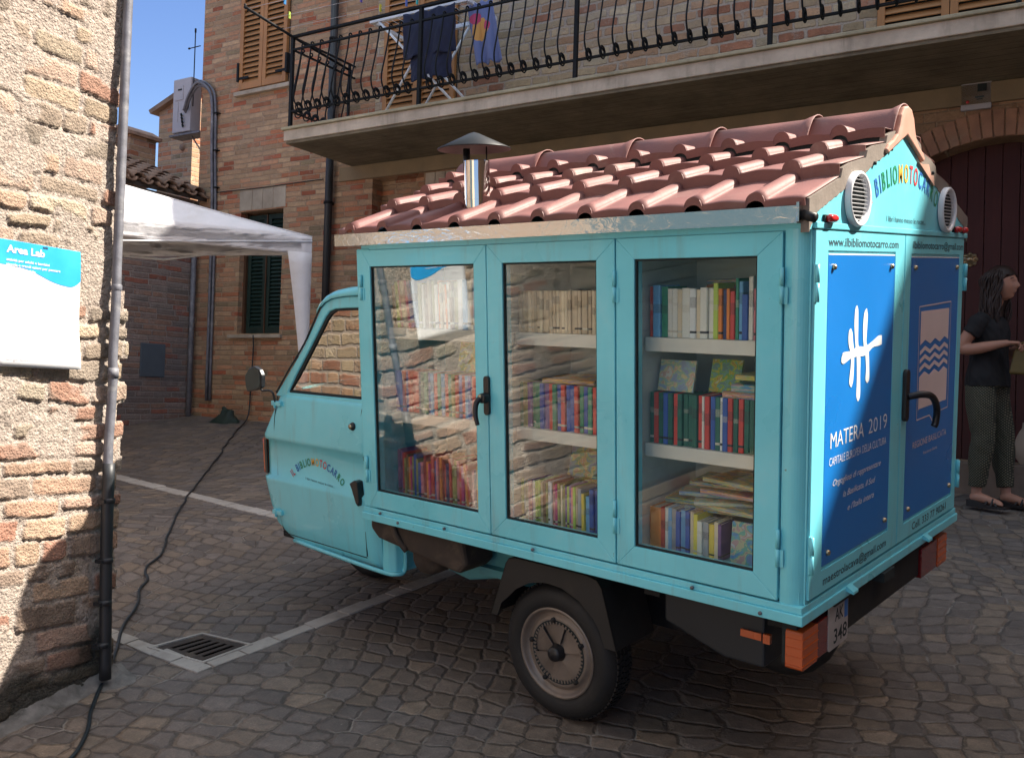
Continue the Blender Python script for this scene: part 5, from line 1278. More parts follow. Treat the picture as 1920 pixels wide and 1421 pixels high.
cabb = part('cab_body', b, TE, vn, recalc=False); s_ = cabb.modifiers.new('t', 'SOLIDIFY'); s_.thickness = .004
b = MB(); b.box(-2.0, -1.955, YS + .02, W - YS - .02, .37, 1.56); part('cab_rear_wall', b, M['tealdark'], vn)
b = MB(); b.box(-2.70, -1.96, YS + .02, W - YS - .02, .375, .40); part('cab_floor', b, M['under'], vn)
# rear corner of the cab body below the deck
b = MB(); b.prism([(-1.945, YS + .004), (-1.90, YS + .002), (-1.872, YS + .018), (-1.862, YS + .05), (-1.862, W - YS - .05), (-1.872, W - YS - .018), (-1.90, W - YS), (-1.945, W - YS)], 2, .352, .60); part('cab_corner', b, TE, vn, bv=.006)
b = MB(); b.tube(crom([(-2.60, YS + .012, .372), (-2.3, YS + .002, .362), (-1.95, YS - .002, .352), (-1.87, YS + .012, .352), (-1.855, YS + .05, .36), (-1.845, YS + .05, .44), (-1.86, YS + .05, .60)], 5), .010, 7); part('sill_rim', b, TE, vn)
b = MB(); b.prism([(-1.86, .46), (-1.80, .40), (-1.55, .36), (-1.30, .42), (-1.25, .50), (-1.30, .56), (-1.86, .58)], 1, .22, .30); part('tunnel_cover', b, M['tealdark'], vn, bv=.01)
b = MB(); b.prism([(-1.945, .604), (-1.40, .604), (-1.38, .50), (-1.42, .46), (-1.90, .52), (-1.95, .56)], 1, .03, .20); part('fuel_tank', b, M['rusty'], vn, bv=.015)
b = MB(); b.lathe([(0, -.06), (.06, -.055), (.075, -.02), (.075, .06), (0, .06)], (-1.66, .12, .47), 'y', 20); b.tube(crom([(-1.79, .02, .60), (-1.765, .02, .55), (-1.72, .03, .50)], 4), .013, 8); part('fuel_cap', b, M['rusty'], vn)
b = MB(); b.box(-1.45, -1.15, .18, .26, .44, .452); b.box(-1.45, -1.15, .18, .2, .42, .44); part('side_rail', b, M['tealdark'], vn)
# upper side frames with windows
out = [(-2.700, 1.07), (-2.600, 1.182), (-2.487, 1.315), (-2.372, 1.492), (-2.335, 1.520), (-2.288, 1.538), (-2.20, 1.548), (-1.955, 1.556), (-1.955, 1.07)]
inn = [(-2.598, 1.092), (-2.545, 1.172), (-2.448, 1.30), (-2.338, 1.452), (-2.310, 1.478), (-2.270, 1.490), (-2.20, 1.494), (-2.060, 1.498), (-2.060, 1.098)]
for sd_ in (0, 1):
    ya = YS + .006; yb = ya + .03
    def lean(p): return p
    b = MB(); b.ring(out, inn, 1, ya, yb)
    for i, v in enumerate(b.v): b.v[i] = (v[0], v[1] + (v[2] - 1.07) * .10, v[2])
    if sd_: b.v = [(v[0], W - v[1], v[2]) for v in b.v]
    df = part('window_frame', b, TE, vn, bv=.008, seg=3)
    i2 = [(x + (.012 if x < -2.3 else (-.010 if x > -2.1 else 0)), z + (.012 if z < 1.12 else -.010)) for x, z in inn]
    b = MB(); b.ring(inn, i2, 1, ya + .008, ya + .022)
    for i, v in enumerate(b.v): b.v[i] = (v[0], v[1] + (v[2] - 1.07) * .10, v[2])
    if sd_: b.v = [(v[0], W - v[1], v[2]) for v in b.v]
    part('seal', b, GP, vn, df)
    b = MB(); b.add([(x, ya + .014 + (z - 1.07) * .10, z) for x, z in i2], [tuple(range(len(i2)))])
    if sd_: b.v = [(v[0], W - v[1], v[2]) for v in b.v]
    part('pane', b, M['cabglass'], vn, df)
# roof of the cab
b = MB(); b.smooth = True; rows = []
for x, z, e in ((-2.395, 1.497, .030), (-2.372, 1.522, .012), (-2.335, 1.548, .004), (-2.285, 1.566, .002), (-2.20, 1.577, 0), (-1.955, 1.586, 0)):
    row = [(x + .0, YS + .044, z - .030), (x, YS + .046, z - .014), (x, YS + .060, z - .003), (x, YS + .09, z + .006)]
    for k in range(1, 6): row.append((x - .10 * e - (.06 * math.sin(k / 5 * math.pi / 2) if x < -2.3 else .02), YS + .09 + (W / 2 - YS - .09) * k / 5, z + .006 + .022 * math.sin(k / 5 * math.pi / 2)))
    row += [(p[0], W - p[1], p[2]) for p in row[-2::-1]]; rows.append(row)
b.grid(rows); o = part('cab_roof', b, TE, vn, recalc=False); s_ = o.modifiers.new('t', 'SOLIDIFY'); s_.thickness = .004
# windscreen
b = MB(); b.smooth = True; rows = []
for f in (0, .5, 1):
    rows.append([(-2.70 + .33 * f - .12 * math.sin(math.pi * k / 12) * (1 - f * .5), YS + .03 + .04 * f + (W - 2 * YS - .06 - .08 * f) * k / 12, 1.08 + .43 * f) for k in range(13)])
b.grid(rows); part('windscreen', b, M['cabglass'], vn)
# rubber strip, door gaps, crease lines
b = MB()
b.tube(crom([(-2.672, YS + .002, 1.07), (-2.695, YS - .006, .96), (-2.700, YS - .007, .87)], 4), .0022, 5); b.tube([(-2.700, YS + .006, .85), (-2.702, YS + .006, .68)], .0022, 5); b.tube(crom([(-2.700, YS - .006, .66), (-2.697, YS - .001, .55), (-2.685, YS + .001, .46), (-2.668, YS + .006, .40)], 4), .0022, 5)
b.tube([(-2.668, YS + .006, .398), (-2.30, YS + .006, .395), (-2.05, YS + .006, .392)], .0022, 5); b.tube([(-2.044, YS + .002, .40), (-2.046, YS - .004, .62)], .0026, 5)
b.tube(crom([(-2.046, YS + .006, .69), (-2.05, YS + .006, .83), (-2.046, YS - .004, .88), (-2.062, YS, .92), (-2.062, YS, .99), (-2.046, YS + .004, 1.06)], 4), .0030, 5)
b.tube(crom([(-2.688, YS + .006, 1.085), (-2.590, YS + .014, 1.200), (-2.478, YS + .028, 1.33), (-2.362, YS + .044, 1.505), (-2.325, YS + .046, 1.528), (-2.26, YS + .048, 1.545), (-2.10, YS + .050, 1.553), (-1.96, YS + .05, 1.556)], 5), .0042, 6)
part('door_gap', b, GP, vn)
# cab hinges, lock, latch, indicator, mirror
for z, x in ((1.035, -2.675), (.497, -2.705)):
    b = MB(); b.box(x - .03, x + .045, YS - .016, YS + .004, z - .010, z + .012); b.tube([(x - .002, YS - .014, z - .022), (x - .002, YS - .014, z + .018)], .007, 7); part('cab_hinge', b, TE, vn, bv=.003)
b = MB(); b.lathe([(0, -.014), (.014, -.012), (.018, -.004), (.019, .004)], (-2.105, YS - .004, .978), 'y', 18); lk = part('door_lock', b, M['black'], vn)
b = MB(); b.lathe([(0, -.018), (.011, -.016), (.011, -.012)], (-2.108, YS - .004, .978), 'y', 12); part('lock_barrel', b, M['brass'], vn, lk)
b = MB(); b.prism([(-2.115, .725), (-2.085, .742), (-2.060, .738), (-2.052, .65), (-2.060, .628), (-2.075, .64), (-2.100, .70)], 1, YS - .030, YS + .010); part('latch', b, M['black'], vn, bv=.005)
b = MB(); b.smooth = True
b.grid([[(-2.790 - .010 * 0, YS + .004, z), (-2.812, YS + .002, z), (-2.832, YS + .012, z), (-2.846, YS + .030, z), (-2.875, YS + .07, z)] for z in (.682, .70, .76, .82, .845)])
o = part('indicator_lamp', b, M['orange'], vn); s_ = o.modifiers.new('t', 'SOLIDIFY'); s_.thickness = .014
b = MB(); b.box(-2.800, -2.782, YS - .001, YS + .006, .680, .847); part('lamp_trim', b, M['black'], vn)
b = MB(); b.tube(crom([(-2.675, YS - .012, 1.03), (-2.678, YS - .02, 1.085), (-2.70, YS - .03, 1.098), (-2.725, YS - .05, 1.10), (-2.728, YS - .055, 1.13)], 4), .0055, 7); ma = part('mirror_arm', b, M['black'], vn)
mc = Vector((-2.775, YS - .055, 1.152)); b = MB(); P = [(x * 1.22, z * 1.22) for x, z in [(-.062, .010), (-.030, .040), (.004, .052), (.040, .040), (.055, .018), (.050, -.030), (.018, -.042), (-.050, -.055), (-.060, -.03)]]
b.prism([(mc.x + x, mc.z + z) for x, z in P], 1, mc.y - .006, mc.y + .020); part('mirror', b, M['black'], vn, ma, bv=.006)
b = MB(); b.prism([(mc.x + x * .88, mc.z + z * .88) for x, z in P], 1, mc.y - .0085, mc.y - .0062); part('mirror_glass', b, plain('mirror_face', (.05, .065, .06), .55, var=.4, spec=.3), vn, ma)
# lettering on the cab door
part('lettering', arc_text((-2.588, .700), (-2.372, .782), (-2.190, .705), .036, lambda a, z: (a, YS + .0015, z), .66), LM, vn)
b = MB(); put_text(b, 'I libri hanno messo le ruote...', (-2.475, YS + .0015, .690), (1, 0, -.05), (0, 0, 1), .215, .012); part('lettering', b, M['ink'], vn)
# cab interior
b = MB(); b.box(-2.35, -2.02, .35, W - .3, .55, .70); b.box(-2.12, -2.02, .35, W - .3, .70, 1.16); part('seat', b, M['seat'], vn, bv=.03, seg=3)
b = MB(); b.tube([(-2.50 + .16 * math.sin(a) * .35, W / 2 - .05 + .19 * math.cos(a), 1.115 + .16 * math.sin(a) * .7) for a in [2 * math.pi * k / 24 for k in range(24)]], .014, 8, closed=True); b.tube([(-2.50, W / 2 - .05, 1.10), (-2.65, W / 2 - .05, .80)], .02, 8)
part('steering_wheel', b, M['black'], vn)
b = MB(); b.prism([(-2.68, .95), (-2.50, .98), (-2.50, 1.08), (-2.60, 1.10), (-2.70, 1.08)], 1, YS + .06, W - YS - .06); part('dashboard', b, M['seat'], vn, bv=.01)

# ================================================================== BOOKS
t = NT('book_cover'); oi = t.n('ShaderNodeObjectInfo'); o_ = t.obj(); q = t.sep(o_); gn = t.n('ShaderNodeTexCoord').outputs['Generated']; gq = t.sep(gn)
rnd = oi.outputs['Random']; wnn = t.wn(rnd, '1D'); wc = t.sep(wnn[1])
# title band and lettering block on the spine (height fraction)
h0 = t.mr(wc[0], 0, 1, .45, .72); h1 = t.m('ADD', h0, t.mr(wc[1], 0, 1, .06, .26))
band = t.m('MULTIPLY', t.m('GREATER_THAN', gq[2], h0), t.m('LESS_THAN', gq[2], h1))
lt = t.noise(t.mapping(o_, scale=(1, 1, 1)), 260, 2); band = t.m('MULTIPLY', band, t.m('GREATER_THAN', lt, .50)); band = t.m('MULTIPLY', band, t.m('GREATER_THAN', wc[2], .25))
top_ = t.m('MULTIPLY', t.m('GREATER_THAN', gq[2], .10), t.m('LESS_THAN', gq[2], .145))
lc = t.mix(t.m('GREATER_THAN', wc[1], .5), (.65, .60, .50), (.04, .04, .05))
cc = t.mix(t.m('MULTIPLY', band, .75), oi.outputs['Color'], lc); cc = t.mix(t.m('MULTIPLY', top_, t.m('GREATER_THAN', wc[0], .45)), cc, lc)
cc = t.mix(1.0, cc, t.ramp(t.noise(o_, 30, 3), [(0.3, (.8,) * 3), (0.7, (1.1,) * 3)]), 'MULTIPLY')
t.set(col=cc, rough=.45); M['book'] = t.mat
t = NT('picture_cover'); oi = t.n('ShaderNodeObjectInfo'); o_ = t.obj()
v = t.n('ShaderNodeVectorMath', operation='ADD'); t.put(v.inputs[0], o_); t.put(v.inputs[1], t.wn(oi.outputs['Random'], '1D')[1])
pc = t.ramp(t.noise(v.outputs[0], 4.5, 2, .5, .8), [(0.0, (.03, .12, .40)), (.40, (.06, .30, .50)), (.46, (.10, .36, .10)), (.52, (.70, .55, .08)), (.58, (.62, .20, .05)), (.66, (.68, .62, .5))], 'CONSTANT')
cc = t.mix(.60, oi.outputs['Color'], pc); t.set(col=cc, rough=.35); M['picture'] = t.mat
def book_mesh(name, cover):
    # unit book: thickness x 0..1, depth y 0..1 (spine at y=0), height z 0..1
    b = MB(); e = .10
    b.cur = 0
    b.prism([(0, 0.02), (.12, 0.0), (.88, 0.0), (1, .02), (1, 1), (.90, 1), (.90, .05), (.10, .05), (0.10, 1), (0, 1)], 2, 0, 1)
    b.cur = 1; b.box(.10, .90, .055, .97, .015, .975)
    me = bpy.data.meshes.new(name); me.from_pydata(b.v, [], b.f); me.materials.append(cover); me.materials.append(M['paper']); me.polygons.foreach_set('material_index', b.m)
    bm = bmesh.new(); bm.from_mesh(me); bmesh.ops.recalc_face_normals(bm, faces=bm.faces); bm.to_mesh(me); bm.free(); return me
BM_, PM_ = book_mesh('book', M['book']), book_mesh('picture_book', M['picture'])
ORD = ['first', 'second', 'third', 'fourth', 'fifth', 'sixth', 'seventh', 'eighth', 'ninth', 'tenth', 'eleventh', 'twelfth', 'thirteenth', 'fourteenth', 'fifteenth', 'sixteenth', 'seventeenth', 'eighteenth', 'nineteenth', 'twentieth']
ORD += ['twenty-' + o for o in ORD[:9]] + ['thirtieth'] + ['thirty-' + o for o in ORD[:9]] + ['fortieth'] + ['forty-' + o for o in ORD[:9]]
CN = {'red': (.50, .045, .04), 'dark red': (.24, .02, .03), 'green': (.02, .20, .12), 'dark green': (.012, .10, .075), 'blue': (.03, .085, .34), 'navy': (.02, .03, .11), 'white': (.68, .66, .60), 'cream': (.60, .50, .36), 'beige': (.46, .36, .25), 'brown': (.20, .11, .06), 'orange': (.66, .19, .03), 'yellow': (.70, .50, .08), 'pink': (.56, .18, .22), 'purple': (.17, .08, .24), 'sky blue': (.12, .32, .55), 'grey': (.28, .29, .31), 'black': (.03, .03, .035), 'olive': (.26, .25, .08), 'lime': (.38, .50, .08), 'magenta': (.45, .03, .18)}
WHERE = ['behind left glass door', 'behind middle glass door', 'behind right glass door']
SH = ['top shelf', 'middle shelf', 'bottom shelf']
def put_book(me, name, M_, col, label, cat='book', group=None):
    o = bpy.data.objects.new(name, me); COL.objects.link(o); o.matrix_world = M_; o.color = (*[min(.9, c_ * 1.35 + .012) for c_ in col], 1); return tag(o, label, cat, group)
brn = random.Random(21)
def shelf_row(di, si, x0, x1, z, items, ydep=.128):
    """items: generator of (colour name, thickness, height, lean)"""
    x = x0; n = 0; grp = 'books standing on the ' + SH[si] + ' ' + WHERE[di]
    for cn, th, h, lean in items:
        if x + th > x1: break
        dep = min(.30, h * .74); tilt = Matrix.Rotation(lean, 4, 'Y')
        Mx = Matrix.Translation((x, ydep + brn.uniform(0, .012), z + (.0006 if lean == 0 else th * abs(math.sin(lean)) * (lean > 0) + .0008))) @ tilt @ Matrix.Diagonal((th * .97, dep, h, 1))
        c0 = CN[cn]; f = brn.uniform(.85, 1.12)
        size = ('tall' if h > .20 else 'short' if h < .165 else 'medium'); thick = 'thin' if th < .014 else ('thick' if th > .024 else '')
        put_book(BM_, 'book', Mx, tuple(min(1, c * f) for c in c0), f'{(thick + " " + cn).strip()} book, {ORD[n]} from left, {SH[si]} {WHERE[di]}', group=grp)
        x += th * 1.005 + (abs(math.tan(lean)) * .004 if lean else 0); n += 1
def mixed(names, t0, t1, h0, h1, leans=None, n=60):
    for k in range(n):
        yield brn.choice(names), brn.uniform(t0, t1), brn.uniform(h0, h1), (leans(k) if leans else 0)
ZT, ZM, ZB = 1.4175, 1.0625, .7005
X0 = [-1.872, -1.176, -.602]; X1 = [-1.212, -.642, -.045]
# left door
def g():
    L = [('cream', .018, .185, .10), ('olive', .012, .19, .11), ('pink', .016, .195, .12), ('lime', .014, .19, .12), ('red', .014, .2, .13), ('beige', .020, .19, .13), ('magenta', .014, .2, .13), ('white', .016, .195, -.0)]
    L = [('brown', .012, .175, -.06), ('cream', .012, .18, -.07), ('lime', .013, .19, -.08), ('pink', .015, .195, -.09), ('beige', .014, .19, -.11), ('cream', .018, .195, -.12), ('magenta', .012, .195, -.13), ('blue', .030, .195, -.14), ('sky blue', .022, .195, -.15)]
    for q in L: yield q
    for q in mixed(['beige', 'brown', 'cream', 'orange', 'white', 'olive', 'beige'], .011, .018, .175, .195, lambda k: -.03, 13): yield q
    yield 'olive', .03, .19, 0
    for k in range(4): yield 'sky blue' if k % 2 else 'white', .026, .196, 0
    yield 'white', .024, .196, 0; yield 'pink', .02, .18, 0
    for q in mixed(['cream', 'brown', 'red'], .015, .02, .17, .19, None, 9): yield q
shelf_row(0, 0, X0[0], X1[0], ZT, g())
def g():
    s_ = ['blue', 'blue', 'red', 'blue', 'red', 'red', 'red', 'navy', 'dark green', 'green', 'blue', 'sky blue', 'red', 'green', 'sky blue', 'red', 'green', 'olive', 'red', 'blue', 'red', 'sky blue', 'blue', 'red', 'red', 'red', 'red', 'blue', 'blue', 'green', 'red', 'blue', 'red', 'blue']
    for c_ in s_: yield c_, .0192, .172, 0
shelf_row(0, 1, X0[0], X1[0], ZM, g())
shelf_row(0, 2, X0[0], X1[0], ZB, mixed(['red', 'purple', 'orange', 'brown', 'cream', 'navy', 'pink', 'white', 'yellow', 'dark red', 'magenta', 'blue', 'orange', 'red', 'olive'], .008, .018, .15, .195, lambda k: (-.10 if k in (30, 31, 36) else 0), 60))
# middle door
def g():
    for k in range(27): yield ('beige' if brn.random() < .75 else 'cream'), .0145, .152, 0
    for c_, h in (('orange', .175), ('red', .178), ('orange', .17), ('purple', .176), ('orange', .18), ('white', .175), ('white', .172), ('cream', .17), ('grey', .175), ('white', .17)): yield c_, .0145, h, 0
shelf_row(1, 0, X0[1], X1[1], ZT, g())
def g():
    s_ = ['green', 'olive', 'purple', 'green', 'green', 'blue', 'purple', 'red', 'green', 'blue', 'red', 'blue', 'blue', 'red', 'green', 'blue', 'green', 'red', 'blue', 'navy', 'blue', 'green', 'olive', 'red', 'dark green', 'green', 'dark green']
    for c_ in s_: yield c_, .0196, .168, 0
shelf_row(1, 1, X0[1], X1[1], ZM, g())
def g():
    for q in mixed(['pink', 'beige', 'lime', 'white', 'olive', 'purple', 'brown', 'magenta', 'cream'], .0085, .0125, .155, .165, None, 26): yield q
    for q in mixed(['yellow', 'cream', 'white', 'sky blue', 'red', 'orange', 'grey', 'blue'], .012, .022, .13, .165, None, 20): yield q
shelf_row(1, 2, X0[1], X1[1], ZB, g())
# right door
def g():
    for c_, th, h in (('red', .014, .165), ('sky blue', .028, .17), ('green', .024, .165), ('white', .020, .158), ('white', .018, .158), ('cream', .018, .156), ('white', .030, .160), ('white', .022, .158), ('cream', .016, .155), ('white', .026, .162), ('white', .018, .16), ('lime', .018, .175), ('orange', .014, .158), ('navy', .016, .155), ('orange', .012, .158), ('red', .016, .15), ('green', .012, .19), ('sky blue', .014, .18), ('blue', .020, .14), ('white', .016, .195), ('pink', .018, .158), ('pink', .016, .155), ('purple', .030, .158), ('olive', .010, .17), ('blue', .022, .158), ('magenta', .016, .15), ('sky blue', .02, .15)): yield c_, th, h, 0
shelf_row(2, 0, X0[2], X1[2], ZT, g())
def g():
    s_ = ['dark green', 'red', 'dark green', 'blue', 'dark green', 'red', 'dark green', 'dark green', 'dark green', 'dark green', 'red', 'white', 'red', 'blue', 'dark green', 'white', 'blue', 'red', 'dark green', 'red', 'dark green', 'dark green', 'red', 'dark green', 'white', 'red', 'red', 'red', 'white', 'green', 'red', 'green']
    for c_ in s_: yield c_, (.0085 if c_ == 'white' else .0182), .170, 0
shelf_row(2, 1, X0[2], X1[2], ZM, g())
def g():
    for c_, th, h in (('orange', .045, .14), ('red', .014, .145), ('white', .012, .145), ('sky blue', .014, .145), ('grey', .018, .145), ('blue', .016, .14), ('sky blue', .02, .145), ('blue', .016, .145), ('cream', .014, .145), ('yellow', .016, .14), ('white', .018, .12), ('grey', .02, .12), ('yellow', .02, .115), ('cream', .016, .125), ('purple', .012, .12)): yield c_, th, h, 0
shelf_row(2, 2, X0[2], X1[2], ZB, g())
# picture books lying on top or leaning face-out
def flat(x, y, z, w_, d_, th, rz, cn, label):
    Mx = Matrix.Translation((x, y, z)) @ Matrix.Rotation(rz, 4, 'Z') @ Matrix.Rotation(R_(90), 4, 'Y') @ Matrix.Rotation(R_(0), 4, 'X') @ Matrix.Diagonal((th, d_, w_, 1))
    put_book(PM_, 'book', Mx, CN[cn], label, group='books lying flat on the rows')
def face(x, z, w_, h, lean, cn, label, y=.20, rz=0):
    Mx = Matrix.Translation((x, y, z)) @ Matrix.Rotation(rz, 4, 'Z') @ Matrix.Rotation(lean, 4, 'X') @ Matrix.Rotation(R_(90), 4, 'Z') @ Matrix.Translation((-.5 * 0, 0, 0)) @ Matrix.Diagonal((.012, w_, h, 1)) @ Matrix.Translation((0, -1, 0))
    put_book(PM_, 'book', Mx, CN[cn], label, group='picture books standing face out')
face(-1.62, ZM + .175, .20, .14, R_(-12), 'yellow', 'picture book with yellow border standing face out above the left middle shelf row', .25)
face(-1.55, ZB + .195, .18, .075, R_(-8), 'cream', 'cream picture book lying behind the left bottom row top edge', .28)
flat(-1.08, .15, ZM + .185, .22, .20, .016, .1, 'orange', 'orange bordered book lying flat on the middle row behind the middle door')
face(-.86, ZM + .172, .19, .15, R_(-14), 'sky blue', 'blue picture book standing face out above the middle row right end', .22)
face(-1.06, ZB + .168, .20, .14, R_(-20), 'cream', 'pale picture book leaning above the bottom row behind the middle door', .27)
face(-.80, ZB + .15, .13, .16, R_(-12), 'green', 'green and blue picture book leaning at the bottom right of the middle door', .26)
face(-.60, ZM + .173, .135, .105, R_(-14), 'white', 'white comic book with red corner standing face out above the right middle row', .18)
face(-.44, ZM + .173, .11, .11, R_(-16), 'lime', 'green picture book standing face out beside the white comic book', .24)
flat(-.34, .15, ZM + .188, .24, .24, .022, -.05, 'pink', 'pink book lying flat at the foot of the pile above the right middle row')
flat(-.32, .17, ZM + .212, .22, .2, .03, .08, 'sky blue', 'blue book lying flat in the pile above the right middle row')
flat(-.30, .16, ZM + .244, .20, .2, .018, -.02, 'yellow', 'yellow and green book lying on top of the pile above the right middle row')
flat(-.58, .20, ZB + .165, .22, .2, .02, .15, 'green', 'green book lying flat across the bottom row behind the right door')
flat(-.44, .15, ZB + .178, .22, .16, .012, .45, 'white', 'white magazine lying askew on the green book behind the right door')
face(-.235, ZB + .12, .17, .17, R_(-18), 'yellow', 'yellow picture book leaning at the bottom right behind the right door', .24)
face(-.30, ZB + .002, .16, .135, R_(-8), 'sky blue', 'blue and orange picture book standing face out lowest behind the right door', .135, .05)
for k, (c_, th) in enumerate((('yellow', .02), ('purple', .026), ('brown', .02), ('blue', .018))):
    put_book(BM_, 'book', Matrix.Translation((-.128 + .023 * k, .135, ZB + .0006)) @ Matrix.Diagonal((th * .97, .12, .13 - .005 * k, 1)), CN[c_], f'short {c_} book at the right end of the bottom shelf behind the right glass door', group='books standing on the bottom shelf behind the right glass door')
for k in range(5):
    flat(-.46 + .09 * (k % 3), .26, 1.4185 + .17 + .016 * (k // 3), .24, .16, .014, .1 * k - .2, ('red', 'grey', 'pink', 'brown', 'purple')[k], ['dark red', 'grey', 'pink', 'brown', 'purple'][k] + ' cover book lying flat above the top row behind the right door')

for k, (x, z, cn, rz, w_) in enumerate(((-.40, ZB + .150, 'grey', .1, .26), (-.36, ZB + .166, 'cream', -.15, .25), (-.42, ZB + .196, 'sky blue', .25, .22), (-.34, ZB + .214, 'pink', -.05, .27), (-.38, ZB + .236, 'navy', .12, .24), (-.33, ZB + .256, 'beige', -.2, .24))):
    flat(x - .1, .19, z, w_, .17, .015, rz, cn, cn + ' book lying flat, ' + ORD[k] + ' from below in lowest pile behind right glass door')
for k, (x, cn) in enumerate(((-.98, 'brown'), (-.92, 'green'))):
    flat(x, .24, ZB + .170 + .016 * k, .2, .18, .014, .2 * k, cn, cn + ' book lying flat on the bottom row behind middle glass door')
# ================================================================== THE WOMAN BY THE DOOR
def skin_obj(name, chains, sub=2):
    """chains: list of lists of (x,y,z,r); a chain's first point may reuse an earlier point with the same coordinates"""
    vs = []; rad = []; es = []; key = {}
    for ch in chains:
        prev = None
        for x, y, z, r in ch:
            k = (round(x, 4), round(y, 4), round(z, 4))
            if k not in key: key[k] = len(vs); vs.append((x, y, z)); rad.append(r)
            if prev is not None and prev != key[k]: es.append((prev, key[k]))
            prev = key[k]
    me = bpy.data.meshes.new(name); me.from_pydata(vs, es, []); o = bpy.data.objects.new(name, me); COL.objects.link(o)
    md = o.modifiers.new('skin', 'SKIN'); md.use_smooth_shade = True
    for i, r in enumerate(rad): 
        rr = r if isinstance(r, tuple) else (r, r)
        me.skin_vertices[0].data[i].radius = rr
    me.skin_vertices[0].data[0].use_root = True
    s = o.modifiers.new('sub', 'SUBSURF'); s.levels = sub; s.render_levels = sub
    dg = bpy.context.evaluated_depsgraph_get(); ev = o.evaluated_get(dg); m2 = bpy.data.meshes.new_from_object(ev)
    bpy.data.objects.remove(o); bpy.data.meshes.remove(me)
    vv = [tuple(v.co) for v in m2.vertices]; ff = [tuple(p.vertices) for p in m2.polygons]; bpy.data.meshes.remove(m2)
    return vv, ff
SK = plain('skin', (.42, .20, .13), .5, var=.1); TOPM = plain('black_top', (.010, .009, .010), .85, var=.2); HR = plain('dark_hair', (.030, .014, .009), .5, var=.4, sc=60, bumpd=.003, bsc=150)
t = NT('dotted_trousers'); o_ = t.obj(); q = t.sep(o_); s_ = 110
ca = t.m('SUBTRACT', t.m('FRACT', t.m('MULTIPLY', t.m('ADD', q[0], q[2]), s_ * .5)), .5); cb_ = t.m('SUBTRACT', t.m('FRACT', t.m('MULTIPLY', t.m('SUBTRACT', q[0], q[2]), s_ * .5)), .5)
dot = t.m('LESS_THAN', t.m('ADD', t.m('MULTIPLY', ca, ca), t.m('MULTIPLY', cb_, cb_)), .05)
t.set(col=t.mix(dot, (.030, .030, .018), (.22, .19, .12)), rough=.85); TRM = t.mat
PF = (4.40, -.51, -.175)
PM = FAC @ Matrix.Translation(PF) @ Matrix.Rotation(R_(-18), 4, 'Z')
pw = bpy.data.objects.new('person', None); COL.objects.link(pw); pw.matrix_world = PM; OFF[pw.name] = Vector((0, 0, 0))
tag(pw, 'person in a black short sleeved top and dotted trousers standing by the arched door', 'person')
# near side is -y; she faces +x
def loft(mb, secs, n=24, sub=4):
    """closed elliptic loft through (x,y,z,rx,ry) sections, smoothed; sections lie across the path"""
    P = [Vector(q[:3]) for q in secs]; C = crom(P, sub); RX = crom([(q[3], q[4], 0) for q in secs], sub); m = len(C); rows = []
    for i in range(m):
        t_ = (C[min(i + 1, m - 1)] - C[max(i - 1, 0)]).normalized(); side = Vector((0, 1, 0)); side = (side - t_ * side.dot(t_)).normalized(); fr_ = side.cross(t_)
        e = 1.0
        rows.append([tuple(C[i] + fr_ * RX[i].x * math.cos(2 * math.pi * k / n) * e + side * RX[i].y * math.sin(2 * math.pi * k / n) * e) for k in range(n)])
    o = len(mb.v); vs = [p for r in rows for p in r]; fs = []
    for i in range(m - 1):
        for k in range(n): fs.append((i * n + k, i * n + (k + 1) % n, (i + 1) * n + (k + 1) % n, (i + 1) * n + k))
    fs += [tuple(range(n - 1, -1, -1)), tuple((m - 1) * n + k for k in range(n))]
    sm0 = mb.smooth; mb.smooth = True; mb.add(vs, fs); mb.smooth = sm0
def fuse(o, vox, it=2, fold=0):
    r_ = o.modifiers.new('remesh', 'REMESH'); r_.mode = 'VOXEL'; r_.voxel_size = vox; r_.use_smooth_shade = True
    q_ = o.modifiers.new('smooth', 'SMOOTH'); q_.factor = .5; q_.iterations = it
    dg = bpy.context.evaluated_depsgraph_get(); dg.update(); m2 = bpy.data.meshes.new_from_object(o.evaluated_get(dg)); mt = o.data.materials[0]; o.modifiers.clear(); o.data = m2
    if fold:
        nn_ = [v.normal.copy() for v in m2.vertices]
        for v, nv in zip(m2.vertices, nn_):
            c_ = v.co.copy(); n_ = mnoise.noise(Vector((c_.x * 16, c_.y * 16, c_.z * 7))) + .5 * mnoise.noise(Vector((c_.x * 35 + c_.z * 20, c_.y * 35, c_.z * 16)))
            v.co = c_ + nv * n_ * fold
    m2.polygons.foreach_set('use_smooth', [True] * len(m2.polygons))
    if not m2.materials: m2.materials.append(mt)
mb = MB(); mb.smooth = True
loft(mb, [(-.01, 0, .84, .085, .115), (-.01, 0, .93, .095, .125), (-.005, 0, 1.03, .09, .120), (0, 0, 1.12, .098, .128), (0, 0, 1.22, .095, .140), (.003, 0, 1.285, .070, .115), (.014, 0, 1.325, .048, .055), (.028, 0, 1.375, .044, .045), (.040, 0, 1.43, .046, .047), (.050, 0, 1.47, .05, .05)])
loft(mb, [(-.005, -.08, 1.265, .045, .045), (-.015, -.145, 1.262, .048, .046), (-.055, -.180, 1.18, .045, .043), (-.098, -.200, 1.10, .040, .038), (-.100, -.202, 1.072, .038, .036), (-.055, -.198, 1.062, .039, .037), (.04, -.175, 1.078, .036, .033), (.11, -.148, 1.095, .027, .025), (.165, -.128, 1.105, .021, .021)], 16)
loft(mb, [(-.005, .08, 1.265, .045, .045), (-.010, .150, 1.26, .048, .046), (-.008, .185, 1.16, .044, .043), (.015, .195, 1.07, .039, .038), (.05, .18, 1.045, .038, .036), (.12, .12, 1.07, .032, .030), (.195, .05, 1.10, .021, .021)], 16)
